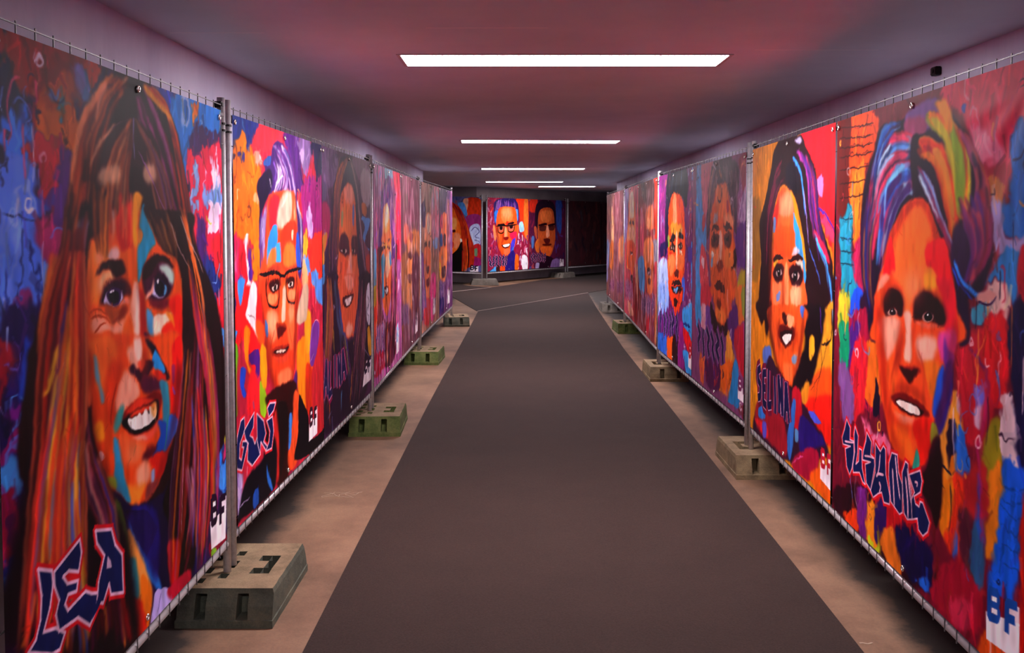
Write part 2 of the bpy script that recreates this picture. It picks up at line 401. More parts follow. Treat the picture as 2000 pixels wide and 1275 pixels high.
class Canvas:
    def __init__(s, w_mm, h_mm, nx, ny, base):
        s.nx, s.ny = nx, ny
        s.sx, s.sy = (nx - 1) / w_mm, (ny - 1) / h_mm
        s.img = np.empty((ny, nx, 3), np.float32); s.img[:] = rgb(base)
        s.clip = None
    def cover(s, pts):
        """anti-aliased coverage of a closed outline; returns (x0, y0, mask)"""
        P = np.asarray(pts, np.float32) * np.array([s.sx, s.sy], np.float32)
        x0 = max(0, int(math.floor(P[:, 0].min())) - 1); x1 = min(s.nx, int(math.ceil(P[:, 0].max())) + 2)
        y0 = max(0, int(math.floor(P[:, 1].min())) - 1); y1 = min(s.ny, int(math.ceil(P[:, 1].max())) + 2)
        if x1 <= x0 or y1 <= y0: return None
        Q = np.roll(P, -1, 0)
        ys = np.arange(y0, y1, .5, dtype=np.float32) - .25
        up = (P[:, 1][:, None] <= ys) & (Q[:, 1][:, None] > ys)
        dn = (Q[:, 1][:, None] <= ys) & (P[:, 1][:, None] > ys)
        e, r = np.nonzero(up | dn)
        if not len(e): return None
        x = P[e, 0] + (ys[r] - P[e, 1]) * (Q[e, 0] - P[e, 0]) / (Q[e, 1] - P[e, 1]) + .5 - x0
        wd = x1 - x0; x = np.clip(x, 0, wd)
        sg = np.where(up[e, r], 1., -1.)
        i = np.minimum(x.astype(int), wd - 1 + 1); fr = x - i
        acc = np.bincount(r * (wd + 2) + i, sg * (1 - fr), len(ys) * (wd + 2)) + np.bincount(r * (wd + 2) + i + 1, sg * fr, len(ys) * (wd + 2))
        m_ = np.abs(np.cumsum(acc.reshape(len(ys), wd + 2), 1))[:, :wd]
        m_ = np.clip(m_, 0, 1)
        return x0, y0, ((m_[0::2] + m_[1::2]) * .5).astype(np.float32)
    def blur(s, m_, rx, ry):
        for ax, r_ in ((0, ry), (1, rx)):
            r_ = int(round(r_))
            if r_ < 1: continue
            for _ in range(2):
                pad = [(0, 0), (0, 0)]; pad[ax] = (r_ + 1, r_)
                c = np.cumsum(np.pad(m_, pad, mode='edge'), ax)
                n_ = m_.shape[ax]; k_ = 2 * r_ + 1
                m_ = (c[k_:k_ + n_] - c[:n_]) / k_ if ax == 0 else (c[:, k_:k_ + n_] - c[:, :n_]) / k_
        return m_
    def fill(s, pts, col, feather=0, alpha=1.):
        rx, ry = feather * s.sx * .5, feather * s.sy * .5
        if max(rx, ry) >= .75:
            g = feather
            P = np.asarray(pts, np.float32); lo, hi = P.min(0) - 2 * g, P.max(0) + 2 * g
            got = s.cover(pts)
            if got is None: return
            x0, y0, m_ = got
            px, py = int(2 * rx) + 1, int(2 * ry) + 1
            ax0, ay0 = max(0, x0 - px), max(0, y0 - py)
            ax1, ay1 = min(s.nx, x0 + m_.shape[1] + px), min(s.ny, y0 + m_.shape[0] + py)
            mm = np.pad(m_, ((y0 - ay0, ay1 - y0 - m_.shape[0]), (x0 - ax0, ax1 - x0 - m_.shape[1])))
            s.put(ax0, ay0, s.blur(mm, rx, ry), col, alpha)
        else:
            got = s.cover(pts)
            if got: s.put(*got, col, alpha)
    def put(s, x0, y0, m_, col, alpha):
        if s.clip is not None: m_ = m_ * s.clip[y0:y0 + m_.shape[0], x0:x0 + m_.shape[1]]
        v = s.img[y0:y0 + m_.shape[0], x0:x0 + m_.shape[1]]
        v += (m_ * alpha)[..., None] * (col - v)

def pairs(a): return np.asarray(a, np.float32).reshape(-1, 2)
def spline(P, closed, k=6):
    n_ = len(P)
    if n_ < 3 and not closed:
        t = np.linspace(0, 1, k + 1)[:, None]; return P[0] * (1 - t) + P[-1] * t
    if closed: G = np.concatenate([P[-1:], P, P[:2]])
    else: G = np.concatenate([2 * P[:1] - P[1:2], P, 2 * P[-1:] - P[-2:-1]])
    t = (np.arange(k) / k)[:, None]; out = []
    for i in range(1, len(G) - 2):
        a, b_, c, d_ = G[i - 1], G[i], G[i + 1], G[i + 2]
        out.append(.5 * (2 * b_ + (c - a) * t + (2 * a - 5 * b_ + 4 * c - d_) * t * t + (3 * b_ - a - 3 * c + d_) * t ** 3))
    if not closed: out.append(G[-2:-1])
    return np.concatenate(out)
def ribbon(L, w0, w1, taper=True):
    d_ = np.gradient(L, axis=0); d_ /= np.linalg.norm(d_, axis=1, keepdims=True) + 1e-6
    n_ = np.stack([-d_[:, 1], d_[:, 0]], 1)
    t = np.linspace(0, 1, len(L)); w = (w0 + (w1 - w0) * t) * .5
    if taper: w = w * np.minimum(1, np.minimum(t, 1 - t) * 8 + .35)
    return np.concatenate([L + n_ * w[:, None], (L - n_ * w[:, None])[::-1]])
def outline(cv, P, w, col):
    L = np.concatenate([P, P[:1]])
    for i in range(len(P)):
        a, b_ = L[i], L[i + 1]; d_ = b_ - a; ln = np.linalg.norm(d_) + 1e-6; d_ = d_ / ln
        n_ = np.array([-d_[1], d_[0]]) * w / 2; e = d_ * w * .4
        cv.fill([a - e + n_, b_ + e + n_, b_ + e - n_, a - e - n_], col)

GLYPH = {'A': [[(0,1),(.45,0),(1,1)],[(.2,.62),(.8,.62)]], 'L': [[(.2,0),(.1,1),(.9,.92)]], 'I': [[(.5,0),(.5,1)]], 'N': [[(.1,1),(.15,0),(.85,1),(.9,0)]],
         'S': [[(.9,.08),(.2,.2),(.25,.45),(.8,.55),(.75,.88),(.1,.95)]], 'E': [[(.9,.05),(.2,.1),(.2,.9),(.95,.95)],[(.2,.5),(.7,.48)]],
         'B': [[(.15,0),(.15,1),(.75,.95),(.85,.72),(.7,.52),(.15,.5)],[(.7,.52),(.8,.28),(.7,.05),(.15,0)]], 'F': [[(.9,.03),(.2,.03),(.2,1)],[(.2,.5),(.75,.5)]]}
def quadmap(Q, x, y): return (Q[0] * (1 - x) + Q[1] * x) * (1 - y) + (Q[3] * (1 - x) + Q[2] * x) * y

def texture(cv, seed, warp, n, ln, jit, alpha):
    """roughen the edges of what is painted so far and lay short brush marks in its own colours over it"""
    rng = np.random.default_rng(seed)
    ny, nx = cv.ny, cv.nx; wm, hm = (nx - 1) / cv.sx, (ny - 1) / cv.sy
    def field(c1, c2):
        return (vnoise(rng, ny, nx, int(hm / c1), int(wm / c1)) - .5) * 1.4 + (vnoise(rng, ny, nx, int(hm / c2), int(wm / c2)) - .5)
    X = np.arange(nx)[None] + field(70, 22) * warp * cv.sx * 2; Y = np.arange(ny)[:, None] + field(70, 22) * warp * cv.sy * 2
    X = np.clip(X, 0, nx - 1.001); Y = np.clip(Y, 0, ny - 1.001)
    ix, iy = X.astype(int), Y.astype(int); fx, fy = (X - ix)[..., None], (Y - iy)[..., None]
    I = cv.img
    cv.img = ((I[iy, ix] * (1 - fx) + I[iy, ix + 1] * fx) * (1 - fy) + (I[iy + 1, ix] * (1 - fx) + I[iy + 1, ix + 1] * fx) * fy).astype(np.float32)
    for _ in range(n):
        c = rng.random(2) * (wm, hm); l_ = ln * rng.uniform(.5, 1.6); an = rng.normal(math.pi / 2, .45)
        d_ = np.array([math.cos(an), math.sin(an)]) * l_ / 2
        col = cv.img[min(ny - 1, int(c[1] * cv.sy)), min(nx - 1, int(c[0] * cv.sx))]
        col = np.clip(col * rng.uniform(1 - jit, 1 + jit) + rng.normal(0, jit * .12, 3), 0, 1)
        L = np.array([c - d_, c + rng.normal(0, l_ * .08, 2), c + d_], np.float32)
        cv.fill(ribbon(L, l_ * rng.uniform(.12, .3), l_ * .1, False), col, 2, alpha)

def vnoise(rng, ny, nx, cy, cx):
    g = rng.random((cy + 2, cx + 2)).astype(np.float32)
    y = np.linspace(0, cy, ny); x = np.linspace(0, cx, nx); iy, ix = y.astype(int), x.astype(int); fy, fx = y - iy, x - ix
    fy = (fy * fy * (3 - 2 * fy))[:, None]; fx = (fx * fx * (3 - 2 * fx))[None]
    a = g[iy][:, ix]; b_ = g[iy][:, ix + 1]; c = g[iy + 1][:, ix]; d_ = g[iy + 1][:, ix + 1]
    return (a * (1 - fx) + b_ * fx) * (1 - fy) + (c * (1 - fx) + d_ * fx) * fy

def paint(cv, ops):
    for o in ops:
        k = o[0]
        if k == 'p': cv.fill(spline(pairs(o[4]), True), rgb(o[1]), o[2], o[3])
        elif k == 'q': cv.fill(pairs(o[4]), rgb(o[1]), o[2], o[3])
        elif k == 's': cv.fill(ribbon(spline(pairs(o[6]), False), o[4], o[5]), rgb(o[1]), o[2], o[3])
        elif k == 'h':
            rng = np.random.default_rng(o[1]); cols = [rgb(c) for c in o[3].split()]
            A, B = spline(pairs(o[5]), False), spline(pairs(o[6]), False)
            ta, tb = np.linspace(0, 1, len(A)), np.linspace(0, 1, len(B)); tt = np.linspace(0, 1, 16)
            A = np.stack([np.interp(tt, ta, A[:, i]) for i in (0, 1)], 1); B = np.stack([np.interp(tt, tb, B[:, i]) for i in (0, 1)], 1)
            ts = (np.arange(o[2]) + rng.random(o[2])) / o[2]; rng.shuffle(ts)
            for t in ts:
                L = A * (1 - t) + B * t
                lo = int(rng.integers(0, 6)); hi = int(rng.integers(10, 17)); L = L[lo:hi] + rng.normal(0, 3, 2)
                w = o[4] * rng.uniform(.6, 2.4)
                cv.fill(ribbon(L, w, w * .7), cols[rng.integers(len(cols))] * rng.uniform(.85, 1.1), 7, rng.uniform(.5, .95))
        elif k == 'b':
            rng = np.random.default_rng(o[1]); cols = [rgb(c) for c in o[3].split()]
            P = pairs(o[7]); cl = np.zeros((cv.ny, cv.nx), np.float32); got = cv.cover(P)
            if got is None: continue
            x0, y0, m_ = got; cl[y0:y0 + m_.shape[0], x0:x0 + m_.shape[1]] = m_
            cv.clip = cv.blur(cl, 10 * cv.sx, 10 * cv.sy)
            lo, hi = P.min(0), P.max(0)
            for _ in range(o[2]):
                c = lo + rng.random(2) * (hi - lo); ln = rng.uniform(o[4], o[5]); an = rng.normal(math.pi / 2, .5)
                d_ = np.array([math.cos(an), math.sin(an)]) * ln / 2
                L = spline(np.array([c - d_, c + rng.normal(0, ln * .12, 2), c + d_], np.float32), False)
                cv.fill(ribbon(L, ln * rng.uniform(.15, .45), ln * rng.uniform(.08, .3)), cols[rng.integers(len(cols))], 5, o[6])
            cv.clip = None
        elif k == 'z':                                     # thin spray-can scribbles and drips
            rng = np.random.default_rng(o[1]); cols = [rgb(c) for c in o[3].split()]; P = pairs(o[7]); lo, hi = P.min(0), P.max(0)
            for _ in range(o[2]):
                c = lo + rng.random(2) * (hi - lo); ln = rng.uniform(o[5], o[6])
                if rng.random() < .4: L = np.array([c, c + (rng.normal(0, 4), ln * .5), c + (rng.normal(0, 6), ln)], np.float32)
                else:
                    an = rng.random() * 6.28; k1 = rng.normal(0, 1.2); L = [c]
                    for _i in range(5): L.append(L[-1] + np.array([math.cos(an), math.sin(an)]) * ln / 5); an += k1 + rng.normal(0, .5)
                    L = np.array(L, np.float32)
                cv.fill(ribbon(spline(L, False), o[4] * rng.uniform(.5, 1.8), o[4] * rng.uniform(.3, 1)), cols[rng.integers(len(cols))], 2, rng.uniform(.5, .95))
        elif k == 'x':
            texture(cv, *o[1:])
        elif k == 'o':
            P = pairs(o[3]); cv.fill(P, rgb(o[1]), 6); outline(cv, P, o[2], rgb(o[1]))
        elif k == 't':
            P = pairs(o[4]); cv.fill(P, rgb(o[1]), 2); outline(cv, P, o[3], rgb(o[2]))
        elif k == 'w':
            Q = pairs(o[6]); n_ = len(o[1]) if o[1] != '~' else 6
            rng = np.random.default_rng(int(abs(Q).sum()))
            strokes = []
            for i in range(n_):
                g = GLYPH.get(o[1][i]) if o[1] != '~' else [[(rng.uniform(0, .5), 0), (rng.uniform(.3, 1), .35), (rng.uniform(0, .6), .6), (rng.uniform(.3, 1), 1)]]
                for st in g:
                    strokes.append(np.array([quadmap(Q, (i + .12 + .76 * x) / n_, y * .92 + (.08 if i % 2 else 0)) for x, y in st], np.float32))
            cw = np.linalg.norm(Q[1] - Q[0]) / n_; w = max(o[4] * 2.2, cw * .36)
            for ext, col in ((w * 1.5, o[5]), (o[4] * 1.1, o[3]), (0, o[2])):
                for st in strokes: cv.fill(ribbon(np.concatenate([np.linspace(st[j], st[j + 1], 4) for j in range(len(st) - 1)]), w + ext, w + ext, False), rgb(col), 2)
        elif k == 'l':
            Q = pairs(o[2]); R = lambda x, y: quadmap(Q, x, y)
            cv.fill([R(0, .45), R(1, .38), R(1, 1), R(0, 1)], rgb('f6eaf0'), 2)
            cv.fill([R(.62, .05), R(1, .12), R(1, .42), R(.62, .42)], rgb('f6eaf0'), 2, .9)
            ln = np.linalg.norm(Q[1] - Q[0])
            for ch, x0, x1, y0, y1 in (('B', .04, .46, .0, .52), ('F', .56, .98, .10, .64)):
                for st in GLYPH[ch]:
                    L = np.array([R(x0 + (x1 - x0) * x, y0 + (y1 - y0) * y) for x, y in st], np.float32)
                    cv.fill(ribbon(np.concatenate([np.linspace(L[j], L[j + 1], 4) for j in range(len(L) - 1)]), ln * .13, ln * .13, False), rgb(o[1]), 2)
            for x0, y0, x1, y1 in ((.18, .10, .34, .19), (.18, .32, .36, .42)):
                cv.fill([R(x0, y0), R(x1, y0), R(x1, y1), R(x0, y1)], rgb('f6eaf0'), 2)

ART = {}
ART['fringe'] = [  # print 1.67 x 1.66 m, points in mm from its top left corner
('p','23204a',10,1,[43,17,85,26,140,151,202,225,163,280,31,266]),
('p','961428',8,1,[54,12,453,-1,420,86,331,184,203,208,119,120]),
('p','7c1626',14,1,[210,56,409,0,448,96,318,185,204,184]),
('p','a8431e',10,1,[245,80,352,40,384,79,367,149,278,189,236,140]),
('s','d06a62',2,1,7,4,[245,33,227,68,208,91,209,126,233,143,242,151]),
('s','c8503c',2,1,8,4,[258,75,297,60,344,63,360,94,360,150]),
('p','7a6fb4',10,1,[388,9,467,19,457,62,405,101,385,66]),
('p','4f74b8',9,1,[451,31,513,9,495,57,433,117,405,101]),
('p','b83020',8,1,[453,-1,560,8,511,48,473,37]),
('p','6a7ac0',6,1,[257,99,296,87,311,104,269,118]),
('p','2f82ac',6,1,[287,137,328,123,344,146,313,173,286,158]),
('p','c8641c',9,1,[224,141,274,153,318,176,375,136,415,188,398,240,329,233,238,237,214,212]),
('p','5a2c1c',4,1,[315,194,339,195,346,213,323,221]),
('p','54225e',12,1,[146,145,218,136,203,196,167,194]),
('p','3a7ae8',10,1,[54,221,117,176,202,225,231,246,152,281,94,306,30,288]),
('p','c21c3c',5,1,[136,250,195,234,263,238,315,246,273,297,265,346,208,353,198,301,157,297]),
('p','5d2a80',7,1,[282,255,377,242,352,331,337,418,254,424,213,371,209,324,265,346]),
('p','3a50b0',8,1,[160,355,220,353,237,394,193,412]),
('p','241c48',6,1,[32,255,74,263,78,296,50,319,27,353]),
('p','5a82f0',12,1,[51,298,163,286,184,354,192,429,247,574,179,695,12,675,27,353]),
('p','a82c6c',10,1,[180,427,313,436,270,508,206,521]),
('s','a8bcf0',6,0.8,12,6,[126,327,89,407,64,473]),
('s','a8bcf0',5,0.8,9,5,[138,327,171,372,180,424]),
('s','9fb4ec',8,0.7,16,6,[109,339,100,418,83,529,67,629]),
('s','8ea4e4',6,0.7,14,8,[46,396,48,473,39,538]),
('s','1f2560',2,1,10,5,[94,295,50,309,44,336]),
('s','1f2560',2,1,9,5,[35,402,111,412,180,435]),
('s','25307a',2,1,10,4,[143,452,175,534,202,594]),
('s','1c2258',4,0.8,12,5,[115,440,117,520,97,598]),
('s','2a3a90',5,0.8,16,6,[61,528,64,595,55,655]),
('p','93307e',8,1,[92,575,138,567,148,608,101,615]),
('s','c0c8f4',2,1,7,4,[38,576,57,628,23,652]),
('p','b02a70',8,1,[112,633,158,632,151,671,116,673]),
('p','20183e',8,1,[13,656,77,658,76,683,12,675]),
('p','6a5890',8,1,[1010,-14,1641,-26,1640,2,1052,44]),
('p','3c4ab0',8,1,[1008,25,1244,12,1291,109,1188,143]),
('p','2e86dc',7,1,[1122,15,1641,-17,1620,89,1398,99,1300,177,1269,289,1222,216]),
('p','a8c4f0',6,1,[1206,17,1309,5,1297,74,1240,93]),
('p','2a78d0',4,1,[1243,34,1289,33,1272,64,1246,63]),
('p','e8862c',4,1,[1335,10,1403,2,1389,74,1345,82]),
('s','b8d4f8',2,1,7,3,[1435,34,1441,95,1420,124]),
('p','4c2a66',6,1,[1330,105,1514,80,1629,97,1626,163,1452,157,1314,176]),
('p','ec2c58',5,1,[1266,179,1367,181,1395,165,1648,152,1686,379,1645,569,1350,549,1280,332]),
('p','53286e',5,1,[1327,179,1395,170,1365,216,1338,217]),
('p','f4dcf4',4,1,[1539,169,1573,231,1601,155,1634,247,1654,360,1580,464,1510,463,1499,381,1550,269]),
('p','9cbcf0',4,1,[1324,244,1392,232,1413,262,1375,312,1319,348,1386,369,1385,391,1291,383,1301,322,1349,278]),
('s','e8d0f0',2,1,7,4,[1463,228,1474,291,1444,318]),
('p','8ab0ec',6,1,[1444,318,1625,304,1654,360,1470,381]),
('p','5a2a80',6,1,[1355,426,1468,435,1448,534,1519,601,1376,576]),
('p','2b3f90',6,1,[1418,578,1519,587,1603,643,1573,735,1470,699]),
('p','f03040',5,1,[1523,509,1696,513,1679,874,1602,794,1609,653]),
('s','401850',2,1,4,3,[1520,569,1565,580,1573,618]),
('p','3f86d8',5,1,[1493,820,1681,826,1679,874,1492,852]),
('p','2a1c58',14,1,[14,631,231,652,115,943,59,1109,-10,1145]),
('b',3,60,'1c1c50 30207a 2a3aa0 501c60 141034',20,120,0.8,[12,665,190,685,105,893,64,1003,-5,1031]),
('p','a41a34',7,1,[12,671,56,699,48,739,17,804,5,814]),
('s','7a6ad0',2,1,6,3,[31,743,77,738,96,704,62,677]),
('p','2a4ab8',10,1,[128,678,189,704,159,799,107,857,84,834]),
('s','5a9ae8',2,1,9,4,[86,805,39,820,53,881,40,908]),
('s','5a9ae8',2,1,7,3,[91,811,95,848,46,909]),
('p','7a2088',8,1,[38,831,84,834,65,872,25,864]),
('p','8a1c66',8,1,[23,904,93,908,153,940,138,986,67,944,-1,939]),
('p','4a8cd4',6,1,[-1,945,44,939,84,972,75,1018,40,1026,-4,1002]),
('s','6a6ac0',2,1,12,6,[11,936,68,932,139,967,117,1029]),
('p','86123a',8,1,[-4,1002,74,1042,81,1152,66,1208,-13,1191]),
('b',4,30,'a01c40 6a1040 3a1240 c02a50',20,90,0.7,[-4,1020,86,1057,66,1220,-13,1197]),
('p','1c2a80',8,1,[23,1145,56,1186,53,1239,-13,1203]),
('p','2f7ad0',6,1,[-13,1197,36,1227,26,1330,-19,1323]),
('p','3a1440',8,1,[-19,1317,49,1334,46,1390,-21,1360]),
('p','d8283c',6,1,[1434,771,1765,803,1758,949,1490,893]),
('p','5aa0e8',6,1,[1493,835,1693,817,1689,909,1554,901]),
('p','d81e3a',6,1,[1460,879,1759,938,1752,1074,1484,1019]),
('p','c8dcf4',5,1,[1502,978,1651,970,1682,1041,1645,1086,1529,1076]),
('p','6a9ce0',5,1,[1501,1002,1647,1046,1594,1097,1507,1081]),
('p','8cc03a',6,1,[1497,1089,1750,1115,1744,1240,1572,1203]),
('p','c8c832',4,1,[1644,1116,1699,1137,1685,1289,1637,1268]),
('p','2f82e0',6,1,[1477,1164,1606,1210,1616,1355,1735,1427,1731,1510,1530,1393]),
('p','c84078',6,1,[1637,1268,1741,1302,1737,1385,1633,1339]),
('p','3a2a90',8,1,[1533,1334,1700,1418,1662,1470,1546,1417]),
('p','4a90e0',6,1,[1549,1358,1666,1378,1669,1461,1562,1432]),
('p','8a1838',6,1,[1456,1609,1689,1644,1685,1726,1485,1678]),
('p','8ab83a',3,1,[1474,1634,1532,1644,1523,1686,1478,1680]),
('x',5,16,1200,60,0.35,0.6),
('z',301,70,'e8e0f4 1c1c48 a0b8f0 e04878 6a8ae8 30184a',7,40,200,[3,-46,251,-38,145,827,46,1390,-63,1341]),
('z',302,36,'f4e8f8 1c1c48 e8284a 8ab0f0 c8d040',7,30,140,[1475,-85,1810,-132,1720,1738,1454,1647]),
('p','2a1218',8,1,[787,-8,625,22,517,87,438,154,384,241,344,343,322,436,282,515,220,608,167,694,129,761,127,1050,945,1358,1643,1280,1646,871,1516,656,1338,505,1291,383,1233,232,1153,105,1052,36,904,-3]),
('h',1,46,'c8501c e07a30 9a3414 b84418 702010 f0a070',11,[767,5,623,74,442,224,375,418],[642,20,446,147,376,267,348,418]),
('h',2,40,'b84a1c 8a2c14 d86a2a 3a1418 5a1c14',10,[804,22,673,88,550,230,495,391],[676,25,556,102,442,224,418,418]),
('s','f0a078',10,0.8,26,10,[607,48,540,104,506,154]),
('s','f4b088',8,0.8,18,8,[670,151,551,203,470,274]),
('s','a88094',4,1,8,4,[790,122,706,141,635,168]),
('h',3,46,'7a2c6a a83c86 3c1830 5a2048 b05a9a 2a1220',10,[812,50,837,143,954,263,1124,458],[843,16,963,69,1112,222,1248,460]),
('h',4,16,'f08a28 e0601c f4a040 c03a2a',10,[883,7,1029,46,1151,154,1229,333],[925,-2,1070,45,1191,184,1258,366]),
('s','e09a28',6,1,26,10,[873,14,986,44,1118,92,1140,123]),
('h',5,22,'c8321e e0501c 4a1420 8a2040 2a1018',9,[1026,117,1112,222,1175,417,1243,570],[1118,92,1221,232,1282,400,1323,530]),
('p','3a1a24',12,1,[800,117,670,151,583,214,546,297,682,277,793,256,996,276,1001,182]),
('h',6,60,'4a1c1c 8a3a1c b85a34 301418 d88a5a 5a2a28',8,[780,126,668,207,578,309,522,484],[799,124,776,214,753,302,727,475]),
('h',7,60,'2a1418 3c1c24 8a4a3a 6a3a78 4a2030 c07a5a',8,[809,123,894,205,950,340,1030,497],[809,123,999,229,1106,352,1168,567]),
('s','a09ae0',2,1,8,4,[800,117,797,183,803,241]),
('p','f2c09c',18,0.75,[539,284,682,269,671,312,545,324]),
('p','f0c0a0',14,0.75,[861,260,955,247,974,293,889,304]),
('s','a068b0',2,1,5,3,[834,210,993,339,1171,500]),
('p','e05a24',10,1,[455,482,540,451,672,405,824,377,969,456,1036,511,1161,559,1193,705,1173,883,889,921,419,814,429,668,447,570]),
('p','e87a2a',16,1,[469,479,598,482,596,535,510,568,532,636,468,642,447,582]),
('p','d8b0b0',12,1,[597,507,652,493,683,510,666,530,603,529]),
('p','f0946a',16,1,[502,504,574,510,566,528,514,544]),
('p','d02418',10,1,[664,405,772,365,805,404,783,503,707,511,668,474]),
('h',8,26,'d83018 c02014 e86a3a f0906a',7,[683,341,679,424,674,513],[791,338,787,424,783,503]),
('p','f0a420',8,1,[790,344,861,349,822,410,810,487,782,513,773,444]),
('p','e8641c',10,1,[683,510,783,497,808,531,800,604,761,598,713,556]),
('p','2a9cc4',6,1,[869,369,903,424,957,491,908,514,851,566,813,605,807,537,819,488,855,465,830,431]),
('p','d88a40',5,1,[820,447,849,454,847,481,818,489]),
('h',9,40,'4a2018 c8641c e88a30 3a1818 d8742a',6,[497,316,484,435,502,504],[606,312,601,423,588,535]),
('h',10,10,'c89a94 a83a28 e07a5a',6,[611,374,623,436,612,508],[657,373,655,424,636,493]),
('p','2c1618',8,1,[868,383,972,382,1318,401,1290,479,1359,568,1427,725,1418,918,1190,885,1193,705,1150,559,1066,522,986,495,931,445]),
('h',11,36,'8a5a34 3a1c1c 5a3428 b07a48 241216',6,[877,390,949,459,1056,522],[1073,381,1142,491,1159,589]),
('h',12,22,'f0883a c83a4a e8a080 3a1a28 f06a28 702040',7,[1180,379,1266,502,1392,657,1436,807],[1225,379,1288,526,1428,709,1437,920]),
('s','c8a098',2,1,7,4,[1179,402,1243,478,1360,552,1433,611]),
('s','e8741e',2,1,13,8,[1276,537,1332,622,1389,722,1423,806]),
('s','b08a88',2,1,6,4,[1092,424,1152,506,1273,595]),
('h',15,64,'2a1018 8a3018 c8501c 3a1820 1c0c14 a83c20 6a2a3a e07a3a',9,[339,322,315,462,266,598,202,753],[476,317,442,464,429,610,394,781]),
('h',16,30,'d8481c f07a30 8a1c1c 2a1018 b83018',10,[260,488,220,594,169,749],[343,519,313,629,270,763]),
('p','22101a',10,1,[413,389,487,382,469,465,454,508,443,581,424,697,424,778,381,772,400,521]),
('h',13,16,'6a3a6a a08a9a 2a1020 8a3a3a',7,[413,389,382,492,365,577],[487,388,441,482,410,579]),
('h',14,8,'e0907a 8a5a90 c06a5a',7,[399,665,372,706,343,767],[411,696,390,737,369,770]),
('p','4c1636',14,1,[851,563,926,542,1064,555,1109,609,1081,651,958,685,883,657,848,624]),
('p','e8b888',16,1,[527,581,572,559,633,562,640,581,571,589,532,618]),
('p','2c0c18',6,1,[502,573,529,547,581,531,682,531,705,549,712,572,647,582,610,558,565,555,528,566]),
('p','2c0c18',8,1,[851,566,898,541,985,527,1065,541,1106,568,1105,579,1023,553,964,558,924,584,858,594]),
('p','bcd0c8',12,1,[983,569,1054,562,1105,586,1109,623,1071,628,1042,598]),
('p','30102c',10,1,[528,645,555,607,616,586,687,584,752,614,746,643,701,637,668,656,605,659,560,647]),
('p','cfc0e4',5,1,[559,642,573,625,630,611,685,626,693,642,652,655,598,655]),
('p','3c2050',4,1,[582,623,621,605,670,613,681,635,657,655,613,654,588,641]),
('p','140a1a',3,1,[597,624,634,613,665,624,660,645,622,649,600,638]),
('p','f0ecff',2,1,[603,617,626,612,634,616,611,621]),
('p','e88a78',8,1,[667,660,709,644,750,657,724,664]),
('p','2c0e2c',8,1,[893,644,923,608,982,587,1052,605,1081,636,1049,660,978,665]),
('p','cfc8ec',5,1,[916,641,937,620,1000,617,1048,638,1013,660,959,657]),
('p','2c2848',4,1,[944,615,1001,608,1045,630,1027,655,974,655,941,637]),
('p','6ab0e0',4,1,[1026,625,1044,632,1033,651,1017,654,1028,636]),
('p','140c20',4,1,[956,618,996,611,1022,630,1007,648,974,650,952,636]),
('p','f0f0ff',2,1,[963,607,981,607,976,617,965,616]),
('p','e8a894',7,1,[860,656,912,625,942,599,921,640,883,657]),
('p','a84a28',14,1,[567,660,659,665,733,668,698,701,642,705,581,689]),
('p','7a1c30',10,1,[892,668,1059,671,1047,700,977,697]),
('p','8a3020',8,1,[675,673,724,671,715,693,641,708,603,701,666,691]),
('p','f0a088',16,1,[466,684,537,676,610,711,723,697,759,648,811,652,815,740,754,753,624,744,564,725,492,723]),
('s','b8441e',2,1,8,4,[460,660,530,663,589,684]),
('s','b8441e',2,1,8,4,[466,678,544,680,595,703]),
('s','b8441e',2,1,8,4,[485,716,529,699,565,700]),
('p','d8582a',12,1,[549,729,587,724,624,744,668,812,503,789,497,753]),
('p','f4b8a4',12,1,[778,599,813,612,826,707,839,811,769,801,763,734,759,654]),
('p','e8682a',12,1,[689,726,756,700,768,826,676,813]),
('p','f8d8cc',8,1,[790,637,811,645,810,759,795,798,780,756]),
('p','d03020',10,1,[821,626,855,662,868,780,838,836,815,833,826,707]),
('p','58a0d0',6,1,[872,688,927,717,934,781,896,773,870,739]),
('p','f4d4c0',8,1,[927,717,1026,719,1099,723,1055,751,1014,754,993,781,1022,795,982,801,934,781]),
('p','f08a28',6,1,[1036,717,1098,726,1129,759,1106,783,1076,746]),
('p','f02a18',10,1,[1059,679,1166,672,1191,743,1162,882,989,857,1022,798,993,766,1076,753,1117,776,1103,734]),
('p','f07a20',10,1,[933,788,1002,800,1030,836,989,857,951,825]),
('p','2a1450',8,1,[851,757,887,768,914,789,970,842,950,852,913,813,877,788,856,839,853,795]),
('p','2a88cc',5,1,[919,793,980,843,979,861,930,849]),
('p','e05020',10,1,[406,715,878,770,1173,805,1173,1022,1118,1103,1024,1181,948,1245,854,1271,746,1258,686,1231,592,1165,514,1088,475,986,463,892,430,797]),
('p','e87030',16,1,[446,727,612,747,636,827,586,896,498,873,476,785]),
('p','d8431e',16,1,[571,817,656,818,632,912,601,983,564,967,541,888]),
('p','f0a890',14,1,[706,798,747,787,810,803,829,855,775,864,735,842]),
('p','f6ccc0',10,1,[769,766,822,772,831,823,787,841,767,806]),
('p','f0783a',6,1,[877,791,910,808,920,848,874,845]),
('p','201028',6,1,[860,777,911,795,990,857,1062,917,1036,930,965,884,909,833]),
('p','2e94d8',5,1,[926,827,967,845,1025,902,964,895,907,869]),
('p','f05a20',10,1,[969,790,1172,814,1167,933,1087,934,1026,885,967,837]),
('p','f02018',8,1,[1092,831,1183,815,1171,1008,1133,1083,1081,1064,1059,988,1088,921]),
('p','a0285c',6,1,[1083,893,1115,898,1106,955,1086,947]),
('p','b050a8',4,1,[1086,961,1117,984,1110,997,1091,989]),
('p','3a1430',8,1,[724,852,755,845,786,865,852,846,897,848,919,869,872,891,827,897,805,909,774,884,733,869]),
('p','e85a40',8,1,[787,845,841,841,851,859,817,874]),
